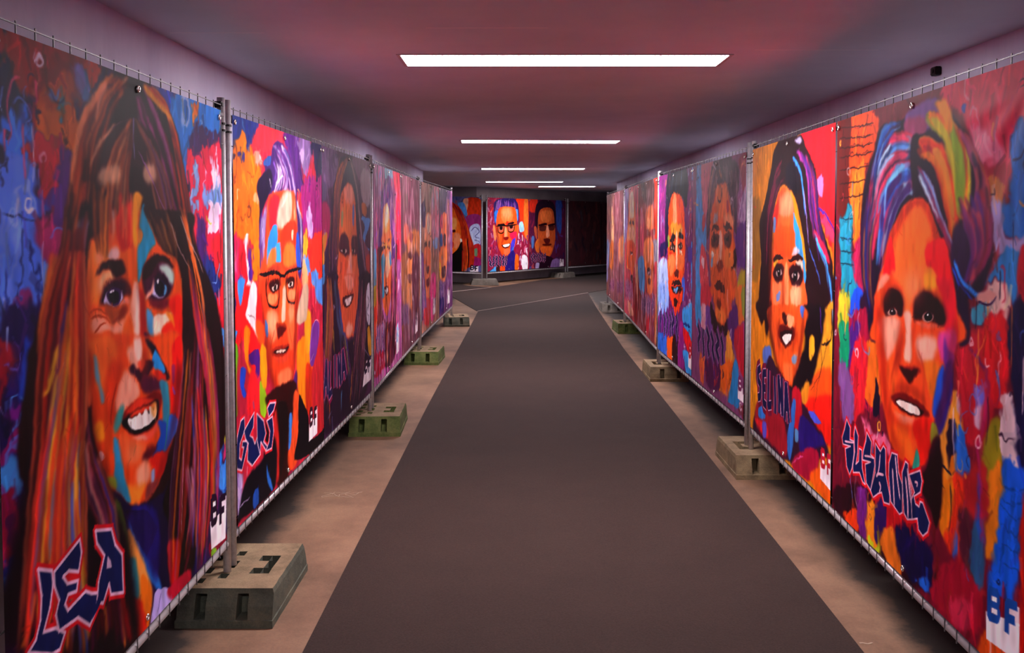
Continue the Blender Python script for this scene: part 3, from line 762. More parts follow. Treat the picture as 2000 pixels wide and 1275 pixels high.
('p','5a1c3c',12,1,[839,886,940,910,1011,939,962,957,869,945,815,928,805,905]),
('p','d03020',8,1,[918,888,1025,911,1011,935,940,919]),
('p','f0a48c',14,1,[674,856,733,869,784,906,793,940,719,959,659,963,612,946,623,902]),
('p','3c8aa8',8,1,[963,927,1036,939,1051,1022,1028,1106,979,1096,984,1000]),
('s','3a98a8',6,1,14,8,[1024,928,1038,1028,1027,1124]),
('p','7c141a',6,1,[663,984,678,967,750,953,824,954,892,949,973,968,972,998,934,1043,864,1058,787,1062,725,1040]),
('p','e0402a',8,1,[698,967,771,948,846,954,913,983,802,975,728,981]),
('p','150a10',5,1,[658,986,697,983,770,977,868,979,948,985,934,1038,864,1054,777,1056,696,1022]),
('p','e84a30',7,1,[717,987,770,977,867,983,925,989,912,1000,779,995]),
('p','f4e8e4',4,1,[707,993,769,997,790,989,811,1001,834,989,860,1011,867,987,900,1010,919,992,929,1024,865,1041,777,1039,726,1020]),
('p','e8a050',7,0.8,[878,989,925,985,935,1017,899,1031,877,1014]),
('s','c8a8a0',2,0.8,3,2,[750,997,759,1031]),
('s','c8a8a0',2,0.8,3,2,[801,999,809,1040]),
('s','c8a8a0',2,0.8,3,2,[850,1000,859,1040]),
('p','e85a48',9,1,[685,1024,766,1057,864,1062,934,1043,909,1080,818,1085,745,1061]),
('p','f49a88',6,1,[735,1053,841,1076,797,1079,755,1067]),
('p','2450b4',8,1,[934,1043,1017,1069,1028,1106,1012,1182,951,1172,882,1147,918,1117,955,1090]),
('p','2e74e0',7,1,[1050,1048,1133,1079,1118,1117,1064,1141,1013,1160,1028,1097]),
('s','2a8a90',5,1,12,8,[1031,1045,1015,1112,1000,1171]),
('p','5a1428',14,1,[795,1109,862,1108,930,1128,860,1145,805,1140]),
('p','d82a1c',8,1,[860,1141,1025,1163,998,1214,948,1232,902,1216,892,1179]),
('p','f06a3a',14,1,[656,1018,776,1076,840,1099,773,1133,671,1115,645,1054]),
('p','f4a484',18,1,[761,1154,827,1142,870,1173,856,1220,769,1205]),
('p','f08a30',14,1,[688,1183,769,1205,834,1215,789,1252,746,1256,706,1232]),
('p','8a3c3c',12,1,[856,1229,948,1232,900,1262,832,1268]),
('p','8a9ac0',6,1,[880,1193,909,1192,907,1226,884,1228]),
('p','5a98b4',6,1,[473,774,489,783,505,815,516,857,545,903,531,916,507,867,482,837]),
('p','f4a028',12,1,[481,965,529,964,544,1016,500,1014]),
('s','7c1c14',4,0.7,9,5,[624,875,589,942,591,988]),
('p','3c9a9c',12,1,[620,963,660,944,679,959,647,1000,609,1007]),
('p','3a94c0',7,1,[603,1022,636,1044,652,1103,688,1183,716,1239,667,1213,621,1157,604,1103]),
('p','2a88b0',6,1,[614,1105,652,1115,688,1191,711,1240,657,1208,610,1170]),
('p','7cb03a',8,1,[552,1124,603,1131,620,1169,592,1161]),
('p','f0c8c8',4,1,[507,1045,529,1048,541,1068,519,1070]),
('p','f06a3a',8,1,[434,804,458,822,462,903,441,903,427,861]),
('p','7a1810',44,0.75,[430,797,463,892,475,986,514,1088,592,1169,686,1231,620,1165,541,1076,505,992,488,897,459,801]),
('p','5a1020',40,0.6,[1188,908,1161,1043,1077,1144,1011,1191,900,1262,950,1202,1027,1133,1089,1029,1127,922]),
('p','a83018',34,0.6,[637,819,605,891,592,958,628,996,622,933,648,879,684,842]),
('p','8a2010',30,0.55,[831,823,876,804,891,843,855,884,806,893,829,864]),
('p','b84020',50,0.5,[503,756,610,792,635,850,571,825,510,801]),
('p','f6b48c',40,0.6,[693,1081,764,1090,795,1117,722,1116]),
('p','8a2818',40,0.7,[438,552,464,571,468,642,444,699,434,779,414,776,426,668]),
('p','c0481c',40,0.5,[713,560,761,608,741,659,772,735,753,766,723,697,726,632]),
('p','6a1428',26,0.6,[813,605,847,648,853,710,868,780,842,756,827,694]),
('p','f8c8a8',40,0.55,[498,585,549,576,541,600,497,621]),
('p','20103a',8,1,[595,1174,723,1252,868,1282,1005,1279,1186,1194,1293,1274,1287,1693,1037,1626,899,1565,757,1392,664,1269]),
('p','2a2a98',16,1,[723,1264,910,1328,926,1466,839,1436]),
('p','2f74c8',8,1,[712,1284,799,1383,956,1570,921,1574,815,1477,718,1356]),
('p','7ab038',8,1,[611,1201,673,1287,717,1394,660,1367,617,1270]),
('p','f0a050',8,1,[691,1309,797,1422,877,1557,851,1629,817,1664,750,1548,715,1425]),
('p','38909c',8,1,[696,1411,755,1431,770,1540,710,1533]),
('p','e87a20',7,1,[794,1485,877,1565,838,1673,787,1627]),
('p','d8301e',8,1,[700,1529,790,1564,828,1669,754,1662,688,1586]),
('p','1e0c12',8,1,[992,1310,1187,1176,1283,1188,1293,1573,1164,1656,1038,1618,1023,1413]),
('p','b81c1c',12,1,[1021,1464,1145,1497,1114,1611,1039,1601]),
('h',20,40,'1c0a12 2a1020 c04a1c 8a1c3a e8882c a06aa0 5a1428',9,[1261,754,1169,1011,1051,1335,1038,1609],[1434,771,1386,1145,1341,1475,1163,1674]),
('h',21,34,'f08428 e84a20 c8243a 8a2a88 5a5ac8 f0a838 b83a90',9,[1218,526,1317,759,1451,1061,1455,1628],[1465,774,1571,1083,1580,1386,1503,1624]),
('h',22,24,'b0307a d82438 6a4ac0 e0903a 4a1838 c88aa0',8,[1184,1247,1231,1387,1273,1679],[1439,1311,1464,1454,1422,1675]),
('s','f0a8c0',2,1,4,3,[1186,1194,1165,1368,1147,1470]),
('p','c0b0e4',4,1,[921,1574,1067,1637,1030,1684,871,1672,885,1618]),
('s','5a4a90',2,1,4,3,[955,1595,918,1648]),
('p','b8203a',6,1,[1014,1609,1220,1622,1218,1667,1061,1661]),
('p','20101c',40,1,[351,797,437,755,435,900,481,1015,543,1131,664,1269,717,1394,723,1691,12,1374,59,1109,128,934,235,843]),
('h',23,130,'2a1018 c8321c e86428 8a1c20 2a1018 a82430 5a1424 e08a30 3a1a30 f0784a',11,[338,445,218,651,124,1007,46,1390],[428,446,433,741,426,1155,407,1551]),
('h',24,26,'2f60c8 4a8ae0 c8a030 e8b040 3a2a80 d8501c',10,[330,622,250,820,171,1082,135,1320],[357,664,287,918,223,1097,172,1335]),
('h',25,40,'1a0c14 2a1020 c84a3a 8a3a5a 3a2a80 d8907a',9,[436,935,512,1079,610,1223,656,1450],[434,976,428,1114,503,1249,529,1433]),
('s','e8b038',6,1,18,8,[275,727,230,817,202,837]),
('s','d8a030',5,1,14,6,[251,949,217,1095,197,1235]),
('s','3a8ae0',6,1,22,8,[207,1016,170,1119,126,1229]),
('s','d86a20',5,1,16,6,[362,1042,319,1164,271,1268]),
('s','4a50c0',5,1,12,6,[382,1088,392,1214]),
('h',26,50,'b01c24 8a1420 d8401e 3a1018 5a1a3a e07a30',11,[125,1254,97,1335,46,1390],[672,1503,708,1587,742,1700]),
('h',27,70,'e8401c f0782c c82030 3a70d8 e8b038 8a1c30 f05a28 d83050',8,[250,814,162,1016,89,1240,58,1395],[419,959,380,1142,416,1361,455,1572]),
('h',28,40,'f08a28 e83a28 c82a70 5a6ae0 f0b040 d82040 2a1018',8,[1276,1030,1291,1311,1246,1668],[1487,970,1531,1374,1424,1637]),
('o','20101c',4,[684,1256,845,1304,930,1384,839,1436,758,1361]),
('p','2a1c6a',20,0.8,[703,1266,910,1324,951,1441,922,1549,838,1460,739,1347]),
('x',6,3,1100,26,0.22,0.4),
('o','c8202e',30,[151,1236,221,1265,227,1298,211,1350,177,1397,243,1415,291,1447,261,1477,219,1470,99,1413,137,1399,161,1362,167,1307]),
('o','c8202e',30,[233,1272,383,1241,393,1278,374,1322,315,1299,283,1302,308,1329,370,1344,360,1368,312,1358,294,1376,310,1398,412,1388,449,1408,502,1426,490,1454,434,1488,365,1439,260,1430,243,1382,261,1353,235,1309]),
('o','c8202e',30,[480,1249,581,1277,605,1328,652,1372,658,1485,572,1458,561,1423,519,1462,481,1443,493,1394,534,1335,488,1286]),
('t','1b2556','dcb4cc',9,[151,1236,221,1265,227,1298,211,1350,177,1397,243,1415,291,1447,261,1477,219,1470,99,1413,137,1399,161,1362,167,1307]),
('t','1b2556','dcb4cc',9,[233,1272,383,1241,393,1278,374,1322,315,1299,283,1302,308,1329,370,1344,360,1368,312,1358,294,1376,310,1398,412,1388,449,1408,502,1426,490,1454,434,1488,365,1439,260,1430,243,1382,261,1353,235,1309]),
('t','1b2556','dcb4cc',9,[480,1249,581,1277,605,1328,652,1372,658,1485,572,1458,561,1423,519,1462,481,1443,493,1394,534,1335,488,1286]),
('q','c8a8c4',2,1,[554,1343,575,1364,581,1385,546,1376]),
('q','1b2556',2,1,[488,1431,522,1443,483,1465,446,1479]),
('l','2a1230',[1464,1444,1669,1466,1646,1649,1468,1634]),
]
ART['rainbow'] = [  # print 1.70 x 1.66 m, points in mm from its top left corner
('p','7a2018',6,1,[2,-2,302,4,253,200,216,373,38,376]),
('p','f05a1c',8,1,[166,9,499,25,466,176,344,243,262,374,182,334]),
('s','4a1414',2,1,5,3,[38,39,245,54,433,58]),
('s','4a1414',2,1,5,3,[40,79,247,92,435,95]),
('s','4a1414',2,1,5,3,[41,114,249,125,436,126]),
('s','4a1414',2,1,5,3,[43,148,251,158,438,157]),
('s','4a1414',2,1,5,3,[46,204,253,211,441,208]),
('s','4a1414',2,1,5,3,[49,264,256,268,443,262]),
('p','f08a28',8,1,[210,256,355,187,349,356,254,529,203,432]),
('p','2c9cb8',6,1,[55,377,215,369,202,530,244,636,323,708,156,760,69,656]),
('s','1c4a60',2,1,4,3,[57,412,233,418]),
('s','1c4a60',2,1,4,3,[61,493,237,496]),
('s','1c4a60',2,1,4,3,[64,549,240,549]),
('s','1c4a60',2,1,4,3,[66,600,242,598]),
('p','c02a5c',10,1,[224,529,327,489,367,695,246,665]),
('p','c8c03a',6,1,[56,728,187,728,180,903,65,916]),
('p','2a5ce0',6,1,[223,706,381,699,372,794,216,805]),
('p','e83a58',6,1,[237,803,371,790,347,883,211,899]),
('p','3a1838',8,1,[324,718,479,697,487,866,347,883]),
('p','dc3260',10,1,[1098,1,1662,0,1673,217,1519,336,1400,298,1314,167,1227,94]),
('p','ec86a8',16,1,[1330,147,1513,217,1430,306,1384,297,1333,218]),
('p','b02040',14,1,[1398,263,1571,273,1548,356,1477,348]),
('p','c87838',8,1,[1422,292,1539,317,1514,382,1448,354]),
('p','4a5ac0',4,1,[1252,83,1286,94,1287,115,1262,112]),
('p','2e74c4',8,1,[1574,189,1671,179,1684,446,1552,441,1515,401,1541,356,1582,357]),
('p','a898c8',10,1,[1419,373,1521,362,1553,447,1634,459,1684,446,1687,514,1528,513,1470,495]),
('p','3484c8',8,1,[1500,514,1636,503,1635,617,1618,676,1547,611,1489,588,1415,600]),
('p','c8243c',8,1,[1623,516,1699,507,1710,720,1647,727]),
('p','e0b8b4',8,1,[1445,605,1554,607,1544,684,1480,710,1419,696]),
('p','4a9cbc',8,1,[1340,675,1433,660,1435,711,1358,716]),
('p','c01c30',6,1,[1500,661,1528,655,1533,678,1572,707,1588,751,1446,769,1466,712]),
('p','b03a50',10,1,[1414,579,1498,474,1523,401,1499,494,1445,591]),
('p','6a2a70',8,1,[1557,676,1605,678,1608,732,1574,736]),
('p','169a70',6,1,[77,851,219,858,200,1023,87,1034]),
('p','b01c48',8,1,[217,815,507,786,554,1138,273,1129,213,945]),
('p','5a2a88',8,1,[209,859,324,836,297,944,217,1020]),
('p','e8742a',8,1,[391,901,540,862,594,1091,434,1131,366,1029]),
('p','d82a3a',8,1,[263,928,391,891,403,1137,278,1214,206,1141]),
('p','8a5a98',10,1,[76,1041,218,1031,277,1192,142,1263]),
('p','241430',5,1,[519,1025,579,1074,554,1148,502,1158]),
('s','241430',2,1,7,5,[402,1116,484,1213,558,1217,598,1159]),
('p','d8688c',10,1,[375,1194,528,1213,670,1212,673,1269,472,1276]),
('p','3a1024',12,1,[83,1546,540,1442,961,1504,1180,1565,922,1662,89,1657]),
('p','c01c28',10,1,[539,1422,911,1448,1027,1473,965,1592,719,1661,575,1552]),
('p','e0481c',6,1,[161,1641,345,1575,365,1638,267,1669]),
('p','f09028',6,1,[393,1556,527,1485,576,1571,608,1641,461,1659]),
('p','c8d030',4,1,[459,1629,550,1640,612,1619,594,1660,492,1669]),
('p','3a1c60',8,1,[542,1481,655,1459,674,1560,578,1621,546,1561]),
('p','7a2a80',8,1,[326,1512,420,1475,444,1634,366,1659]),
('s','7a9ae0',3,1,9,5,[239,1460,269,1581]),
('p','e07a28',8,1,[606,1611,765,1512,835,1639,720,1670]),
('p','201048',12,1,[764,1493,959,1468,1094,1494,1079,1637,944,1636,821,1615]),
('p','e0943a',10,1,[1142,998,1266,943,1299,1040,1349,1139,1280,1220,1168,1318,1123,1229]),
('p','2a1430',7,1,[1203,1019,1272,1062,1286,1155,1241,1198,1199,1143]),
('p','d8741e',5,1,[1219,1139,1286,1139,1278,1181,1221,1191]),
('p','2e6cc8',8,1,[1253,1058,1327,1058,1351,1170,1280,1220]),
('p','c8a8b8',6,1,[1266,943,1313,958,1307,1007,1259,984]),
('p','c02438',10,1,[1259,792,1399,729,1487,837,1465,1050,1346,1069,1267,951]),
('p','d0202e',8,1,[1431,695,1557,683,1568,897,1476,936,1422,847]),
('s','e8a0a8',5,1,9,4,[1515,774,1506,893]),
('s','6a2a70',6,1,14,8,[1333,798,1439,860,1446,994]),
('p','7a70c8',6,1,[1373,901,1424,900,1418,954,1379,954]),
('p','d0a8c0',6,1,[1362,965,1413,955,1404,1010,1370,1010]),
('p','9a8a24',10,1,[1447,1016,1525,970,1561,1072,1537,1209,1477,1287,1436,1148]),
('p','e0c4cc',5,1,[1537,902,1605,897,1658,1090,1570,1093,1535,1012]),
('s','3a1838',2,1,8,5,[1530,1009,1589,1015,1618,1002]),
('p','201848',10,1,[1550,684,1700,669,1720,1074,1651,1092,1605,897]),
('p','2064d8',6,1,[1562,1097,1720,1080,1693,1219,1665,1369,1625,1445,1498,1460,1524,1272]),
('s','123a80',2,0.8,4,3,[1549,1140,1610,1140,1688,1124]),
('s','123a80',2,0.8,4,3,[1551,1176,1611,1175,1690,1158]),
('s','123a80',2,0.8,4,3,[1553,1212,1613,1210,1691,1192]),
('s','123a80',2,0.8,4,3,[1555,1255,1615,1252,1693,1233]),
('s','123a80',2,0.8,4,3,[1557,1306,1618,1302,1696,1281]),
('s','123a80',2,0.8,4,3,[1560,1363,1620,1358,1698,1335]),
('p','e08424',6,1,[1474,1168,1550,1089,1532,1270,1505,1368,1467,1366]),
('p','b02a30',14,1,[1280,1220,1452,1113,1464,1367,1440,1552,1331,1492,1231,1381]),
('p','d83a20',14,1,[1165,1252,1316,1195,1291,1427,1171,1384]),
('p','e0801c',10,1,[1131,1193,1243,1231,1228,1333,1172,1400,1127,1313]),
('p','3a60b8',6,1,[1250,1383,1268,1353,1281,1430,1265,1476]),
('p','5a2438',14,1,[1284,1300,1427,1288,1451,1433,1329,1461]),
('p','38608c',10,1,[1409,1278,1460,1292,1460,1460,1386,1519,1366,1479]),
('s','2a60d8',6,1,16,9,[1419,1137,1417,1260,1446,1335]),
('s','b82468',6,1,18,10,[1442,919,1415,1061,1432,1225,1464,1367]),
('p','a81c38',12,1,[1177,1499,1365,1448,1473,1539,1392,1634,1225,1656,1079,1637]),
('p','c83454',10,1,[1222,1599,1333,1539,1406,1558,1374,1626,1264,1656]),
('p','2f70d8',6,1,[967,1627,1076,1569,1069,1642,1002,1641]),
('p','c0241c',6,1,[1655,1175,1735,1097,1756,1540,1661,1583,1675,1435]),
('p','e05a20',8,1,[1474,1576,1539,1571,1603,1609,1446,1680]),
('x',7,10,1200,60,0.3,0.55),
('p','6a1c18',10,1,[12,2,188,7,172,196,150,373,38,376]),
('s','401010',1,1,6,5,[27,32,245,44,460,51]),
('s','401010',1,1,6,5,[30,78,247,88,462,93]),
('s','401010',1,1,6,5,[32,117,249,125,464,128]),
('s','401010',1,1,6,5,[33,154,251,160,465,161]),
('s','401010',1,1,6,5,[36,207,253,210,468,208]),
('s','401010',1,1,6,5,[39,266,256,266,471,261]),
('s','401010',1,1,6,5,[42,327,259,324,473,316]),
('s','401010',1,1,5,5,[87,42,89,74]),
('s','401010',1,1,5,5,[276,74,278,104]),
('s','401010',1,1,5,5,[188,124,189,156]),
('s','401010',1,1,5,5,[337,107,338,137]),
('s','401010',1,1,5,5,[126,165,128,196]),
('s','401010',1,1,5,5,[269,226,271,257]),
('s','401010',1,1,5,5,[99,278,101,310]),
('s','164052',1,1,6,5,[57,412,233,418]),
('s','164052',1,1,6,5,[61,493,237,496]),
('s','164052',1,1,6,5,[64,549,240,549]),
('s','164052',1,1,6,5,[66,600,242,598]),
('z',303,50,'f0d8e0 2a1030 e83a58 5a9ae0 f0b040',7,40,160,[7,50,472,91,614,1758,86,1612]),
('z',304,70,'f0d0d8 2a1030 c02848 5a80d0 e89040 181838',7,40,200,[1189,153,1656,59,1729,1535,1253,1439]),
('p','2a1234',7,1,[848,45,748,68,541,74,479,158,373,263,322,394,325,574,397,731,446,871,541,859,506,704,649,474,874,348,980,366,1161,541,1239,684,1289,658,1385,636,1444,571,1462,482,1441,374,1368,275,1281,157,1156,79,1042,28]),
('p','8a5ca8',10,1,[804,45,1042,25,1112,105,1047,121,863,128,795,97]),
('p','b05080',10,1,[772,79,924,70,968,129,820,149]),
('p','b8a0d8',8,1,[966,90,1065,100,1104,134,1007,117]),
('h',31,60,'3a8ae8 6ab4f0 a8dcfa c82a58 2a4ac0 e83a60 5ab0f0 4a2070',20,[856,201,661,223,488,340,459,569],[872,316,806,314,671,413,568,609]),
('h',32,50,'e03a58 b02460 3a8ce8 a0d8f8 5a2a88 2a1c50 e84a70',20,[853,135,632,125,482,213,382,431],[856,201,685,207,513,305,417,561]),
('h',33,22,'3a86e0 2a5ab8 8ac0f0 3a1c50',10,[749,72,579,77,506,160,430,265],[772,87,655,102,558,164,485,286]),
('h',34,30,'3a1c50 7a2048 2a60d0 5a2a80 d8902c 241030',9,[373,263,339,432,348,621,429,803],[567,342,468,477,447,616,482,751]),
('s','8ad4fc',8,1,24,10,[779,229,615,290,583,413]),
('s','d0ecff',6,1,16,8,[645,144,547,199,510,250]),
('p','2a1030',8,1,[842,134,948,135,969,145,908,164,890,235,873,332,835,232]),
('h',35,50,'f0642c f08a28 e03a28 f4b040 e84a20 c82838',20,[887,187,1053,244,1134,369,1177,503],[906,140,1126,203,1203,311,1227,429]),
('h',36,46,'f0a82c c8c838 90b83c e8782a d84a20 f0901c e84a28',22,[965,82,1123,151,1202,282,1225,399],[1101,73,1265,177,1305,301,1278,429]),
('p','98b838',14,1,[1100,43,1194,120,1259,212,1272,314,1252,414,1214,355,1209,253,1160,146]),
('p','f0a428',12,1,[1043,44,1137,47,1194,127,1160,146,1102,96]),
('h',37,50,'c03a60 5a2a80 d0404a 2a1440 c85a88 e06a4a e07060',16,[1230,138,1351,261,1341,372,1298,500],[1281,157,1399,291,1435,401,1412,552]),
('h',38,40,'c8e4f8 6aa8e0 b02a58 5a2068 e06a8c 8a1c48',10,[901,236,1017,305,1099,414,1285,572],[934,270,1040,383,1159,489,1253,603]),
('s','cce8fa',8,1,22,8,[913,269,999,343,1080,414]),
('p','3a1848',14,1,[1209,429,1344,442,1406,414,1426,524,1352,597,1287,615,1180,548]),
('p','b02448',10,1,[1377,470,1430,455,1426,517,1381,539]),
('h',39,60,'4a2a78 8a2058 2a1030 a82448 2a5ab0 c04a60 5a2a88',12,[1206,355,1331,499,1270,616],[1416,319,1446,469,1353,625]),
('s','3a90f0',5,1,20,10,[1201,540,1270,602,1370,638,1439,632]),
('s','2a50c8',5,1,14,8,[1189,562,1253,617,1339,654]),
('p','d89a94',6,1,[1385,630,1476,616,1484,636,1418,658,1371,655]),
('s','3a1c50',2,1,7,4,[1379,658,1448,659,1491,628]),
('p','2a1238',8,1,[1219,620,1306,650,1328,769,1244,779]),
('p','f05a24',8,1,[874,344,764,384,661,465,591,573,518,666,491,778,502,878,1262,784,1231,685,1181,578,1093,475,990,370]),
('p','d04020',12,1,[863,348,742,396,637,483,567,592,651,518,766,430,876,381,983,429,1085,506,1144,564,1093,475,990,370]),
('p','f47a34',16,1,[875,373,789,430,700,516,705,611,777,649,952,638,1011,586,986,493,1024,461,960,382]),
('s','e05a20',2,1,6,3,[765,405,744,447,780,472]),
('p','ec1c2c',6,1,[655,483,697,542,705,615,619,616,576,627]),
('p','ec1c2c',8,1,[987,508,1121,474,1190,577,1231,692,1244,787,1174,795,1131,664,1072,622,1000,575]),
('p','f0a088',10,1,[555,628,657,622,609,669,520,712]),
('p','f4a02c',12,1,[970,588,1050,577,1091,636,993,643]),
('p','f0582a',10,1,[516,688,782,615,1116,607,1210,689,1233,790,1207,898,1162,1011,1101,1105,1036,1191,953,1246,814,1257,696,1224,621,1134,560,994,496,849,492,754]),
('p','f0783a',16,1,[665,604,1034,579,1064,632,909,665,821,753,784,656]),
('p','f4a030',14,1,[978,593,1062,594,1078,636,981,643]),
('p','e8203a',10,1,[1076,599,1193,613,1224,740,1202,779,1136,738,1119,660]),
('p','f0a08a',18,1,[549,780,757,766,744,839,646,931,571,853]),
('p','f4b4a0',18,1,[931,811,1086,798,1062,872,964,886,917,841]),
('p','f6bca8',12,1,[804,737,866,732,878,817,875,898,812,896,824,812]),
('p','300a18',8,1,[592,732,617,687,702,662,785,686,789,751,706,753,621,767]),
('p','2c0814',9,1,[889,718,909,682,981,654,1065,664,1134,696,1149,737,1097,753,986,748,898,757]),
('p','a85848',6,1,[629,755,668,739,726,736,733,754,652,761]),
('p','1c0a18',4,1,[665,741,702,735,710,755,673,758]),
('p','e8c8c0',3,1,[637,752,661,743,669,756,648,760]),
('p','e8c8c0',3,1,[706,739,729,741,726,752,713,754]),
('p','ffffff',1,1,[679,740,689,739,689,743,680,744]),
('p','c89890',5,1,[964,740,999,722,1052,728,1045,743,986,753]),
('p','1c0c18',3,1,[982,732,1016,718,1047,730,1025,745,992,746]),
('p','ffffff',1,1,[1006,726,1016,724,1016,729,1008,730]),
('p','e86a50',8,1,[913,761,1043,756,1123,750,1016,773,929,771]),
('s','4a1020',6,1,14,6,[617,696,702,671,786,692]),
('p','8a1a20',10,1,[757,927,830,928,921,909,966,919,908,945,871,974,815,954]),
('p','3a0a10',8,1,[765,929,822,935,876,930,936,912,922,937,871,974,815,960]),
('p','f0642c',16,1,[646,931,730,895,752,1000,687,1048,633,1008]),
('s','a82418',6,0.7,10,6,[754,880,692,973,679,1049]),
('s','b02a18',6,0.7,11,6,[940,849,1001,914,1026,988]),
('p','f07a28',14,1,[993,882,1116,875,1107,952,1054,994,1010,935]),
('p','7a141c',8,1,[687,1054,786,1024,881,1019,1000,1031,1044,1056,944,1076,806,1086,723,1078]),
('p','2a0a10',5,1,[722,1060,819,1042,927,1039,1001,1054,929,1076,805,1083]),
('p','f8e0d8',4,1,[739,1060,835,1045,943,1045,958,1067,853,1076,772,1073]),
('s','d0a098',2,0.7,2.5,2,[796,1053,800,1078]),
('s','d0a098',2,0.7,2.5,2,[843,1050,848,1075]),
('s','d0a098',2,0.7,2.5,2,[890,1047,894,1072]),
('s','d0a098',2,0.7,2.5,2,[928,1049,932,1073]),
('p','f4805a',12,1,[707,1105,822,1101,959,1079,931,1108,808,1127]),
('p','f08a70',8,1,[774,1104,930,1088,885,1108,807,1115]),
('p','f06a28',16,1,[675,1161,824,1136,889,1174,937,1227,830,1253,713,1226]),
('p','e8281c',12,1,[930,1085,1058,1059,1074,1111,1050,1182,967,1236,949,1172,901,1125]),
('p','d84a98',14,1,[1098,780,1225,755,1240,800,1193,853,1129,862]),
('p','7a3aa8',10,1,[1151,785,1178,813,1229,827,1212,871,1155,874]),
('p','2a60d8',8,1,[1117,896,1156,880,1159,953,1136,1006,1098,1051,1070,1035,1081,978]),
('p','2c2a8c',12,1,[1156,890,1218,849,1216,954,1165,1069,1088,1108,1098,1040,1147,966]),
('p','8ab838',8,1,[1065,1074,1113,1080,1116,1134,1077,1159,1054,1126]),
('p','3aa08c',5,1,[942,1185,965,1208,960,1249,908,1265,914,1232]),
('p','2a1024',10,1,[1062,1146,1127,1099,1143,1149,1095,1256,998,1282,1038,1219]),
('p','2a0e1a',12,1,[1016,1240,1139,1141,1165,1252,1131,1396,1065,1348,950,1292]),
('x',8,3,1100,26,0.2,0.4),
('p','b02414',46,0.8,[492,754,553,856,578,991,639,1131,731,1234,878,1264,762,1203,673,1112,631,983,607,849,584,752]),
('p','8a1420',40,0.55,[1223,714,1246,804,1214,912,1163,1027,1089,1129,1037,1202,1060,1113,1123,1019,1170,904,1190,796]),
('p','a82818',36,0.65,[761,777,797,844,773,919,726,968,706,922,736,852,742,797]),
('p','b83018',34,0.6,[886,764,917,830,952,887,988,927,950,905,910,848,878,805]),
('p','2c0814',26,0.85,[574,740,617,690,710,662,794,688,791,739,762,709,687,706,627,726]),
('p','2c0814',26,0.85,[881,719,909,679,988,651,1079,666,1147,700,1155,736,1108,709,1039,688,955,698]),
('p','a06860',5,1,[641,756,675,743,723,741,730,752,686,759,648,761]),
('p','180a14',3,1,[658,745,709,737,717,754,669,760]),
('p','f4e8e8',1,1,[675,744,687,742,687,747,677,748]),
('p','b8847c',5,1,[965,741,999,725,1052,730,1042,744,992,752]),
('p','180a14',3,1,[982,732,1019,719,1050,730,1031,745,992,747]),
('p','ffffff',1,1,[1005,726,1016,724,1016,729,1006,731]),
('p','7a1410',30,0.55,[744,1001,863,981,984,995,1029,1037,956,1017,865,1013,754,1036,688,1072]),
('p','8a1810',36,0.6,[673,1106,775,1128,931,1119,1059,1081,947,1130,792,1148,691,1133]),
('p','f8b088',70,0.55,[829,613,935,606,939,674,833,682]),
('p','fbc8a8',50,0.55,[622,792,741,779,728,841,643,870]),
('p','a02010',40,0.5,[597,651,700,620,651,672,583,727]),
('o','d81c2c',26,[187,1239,232,1264,229,1314,275,1310,280,1360,257,1426,228,1459,189,1434,168,1365,236,1340,136,1354,124,1329,157,1288]),
('o','d81c2c',26,[292,1247,329,1277,323,1350,306,1396,341,1375,344,1324,373,1323,383,1394,423,1447,392,1445,352,1418,275,1438,267,1414,290,1349,280,1283]),
('o','d81c2c',26,[431,1240,487,1266,478,1317,520,1321,527,1349,485,1453,435,1438,419,1368,479,1345,388,1359,392,1325,421,1277]),
('o','d81c2c',26,[534,1260,587,1279,619,1250,641,1258,651,1349,703,1415,700,1445,640,1455,611,1426,572,1441,515,1472,485,1453,534,1371]),
('o','d81c2c',26,[706,1255,763,1249,781,1308,823,1341,831,1436,804,1450,752,1439,715,1431,684,1348,681,1299]),
('o','d81c2c',26,[843,1253,868,1256,875,1298,906,1347,924,1418,920,1433,877,1446,847,1433,823,1341,816,1299]),
('o','d81c2c',26,[879,1290,975,1251,995,1281,983,1322,930,1351,945,1372,977,1373,985,1353,1007,1351,1069,1398,1055,1433,1017,1459,980,1450,965,1416,920,1433,907,1369,933,1336,904,1312]),
('t','1b2658','e4b0c4',6,[187,1239,232,1264,229,1314,275,1310,280,1360,257,1426,228,1459,189,1434,168,1365,236,1340,136,1354,124,1329,157,1288]),
('t','1b2658','e4b0c4',6,[292,1247,329,1277,323,1350,306,1396,341,1375,344,1324,373,1323,383,1394,423,1447,392,1445,352,1418,275,1438,267,1414,290,1349,280,1283]),
('t','1b2658','e4b0c4',6,[431,1240,487,1266,478,1317,520,1321,527,1349,485,1453,435,1438,419,1368,479,1345,388,1359,392,1325,421,1277]),
('t','1b2658','e4b0c4',6,[534,1260,587,1279,619,1250,641,1258,651,1349,703,1415,700,1445,640,1455,611,1426,572,1441,515,1472,485,1453,534,1371]),
('t','1b2658','e4b0c4',6,[706,1255,763,1249,781,1308,823,1341,831,1436,804,1450,752,1439,715,1431,684,1348,681,1299]),
('t','1b2658','e4b0c4',6,[843,1253,868,1256,875,1298,906,1347,924,1418,920,1433,877,1446,847,1433,823,1341,816,1299]),
('t','1b2658','e4b0c4',6,[879,1290,975,1251,995,1281,983,1322,930,1351,945,1372,977,1373,985,1353,1007,1351,1069,1398,1055,1433,1017,1459,980,1450,965,1416,920,1433,907,1369,933,1336,904,1312]),
('s','e4b0c4',2,1,9,7,[160,1336,235,1324,282,1314]),
('s','e4b0c4',2,1,9,7,[408,1338,466,1327,520,1321]),
('s','e4b0c4',2,1,12,10,[546,1384,568,1368,630,1356]),
('s','e4b0c4',2,1,14,10,[578,1396,597,1410,583,1435]),
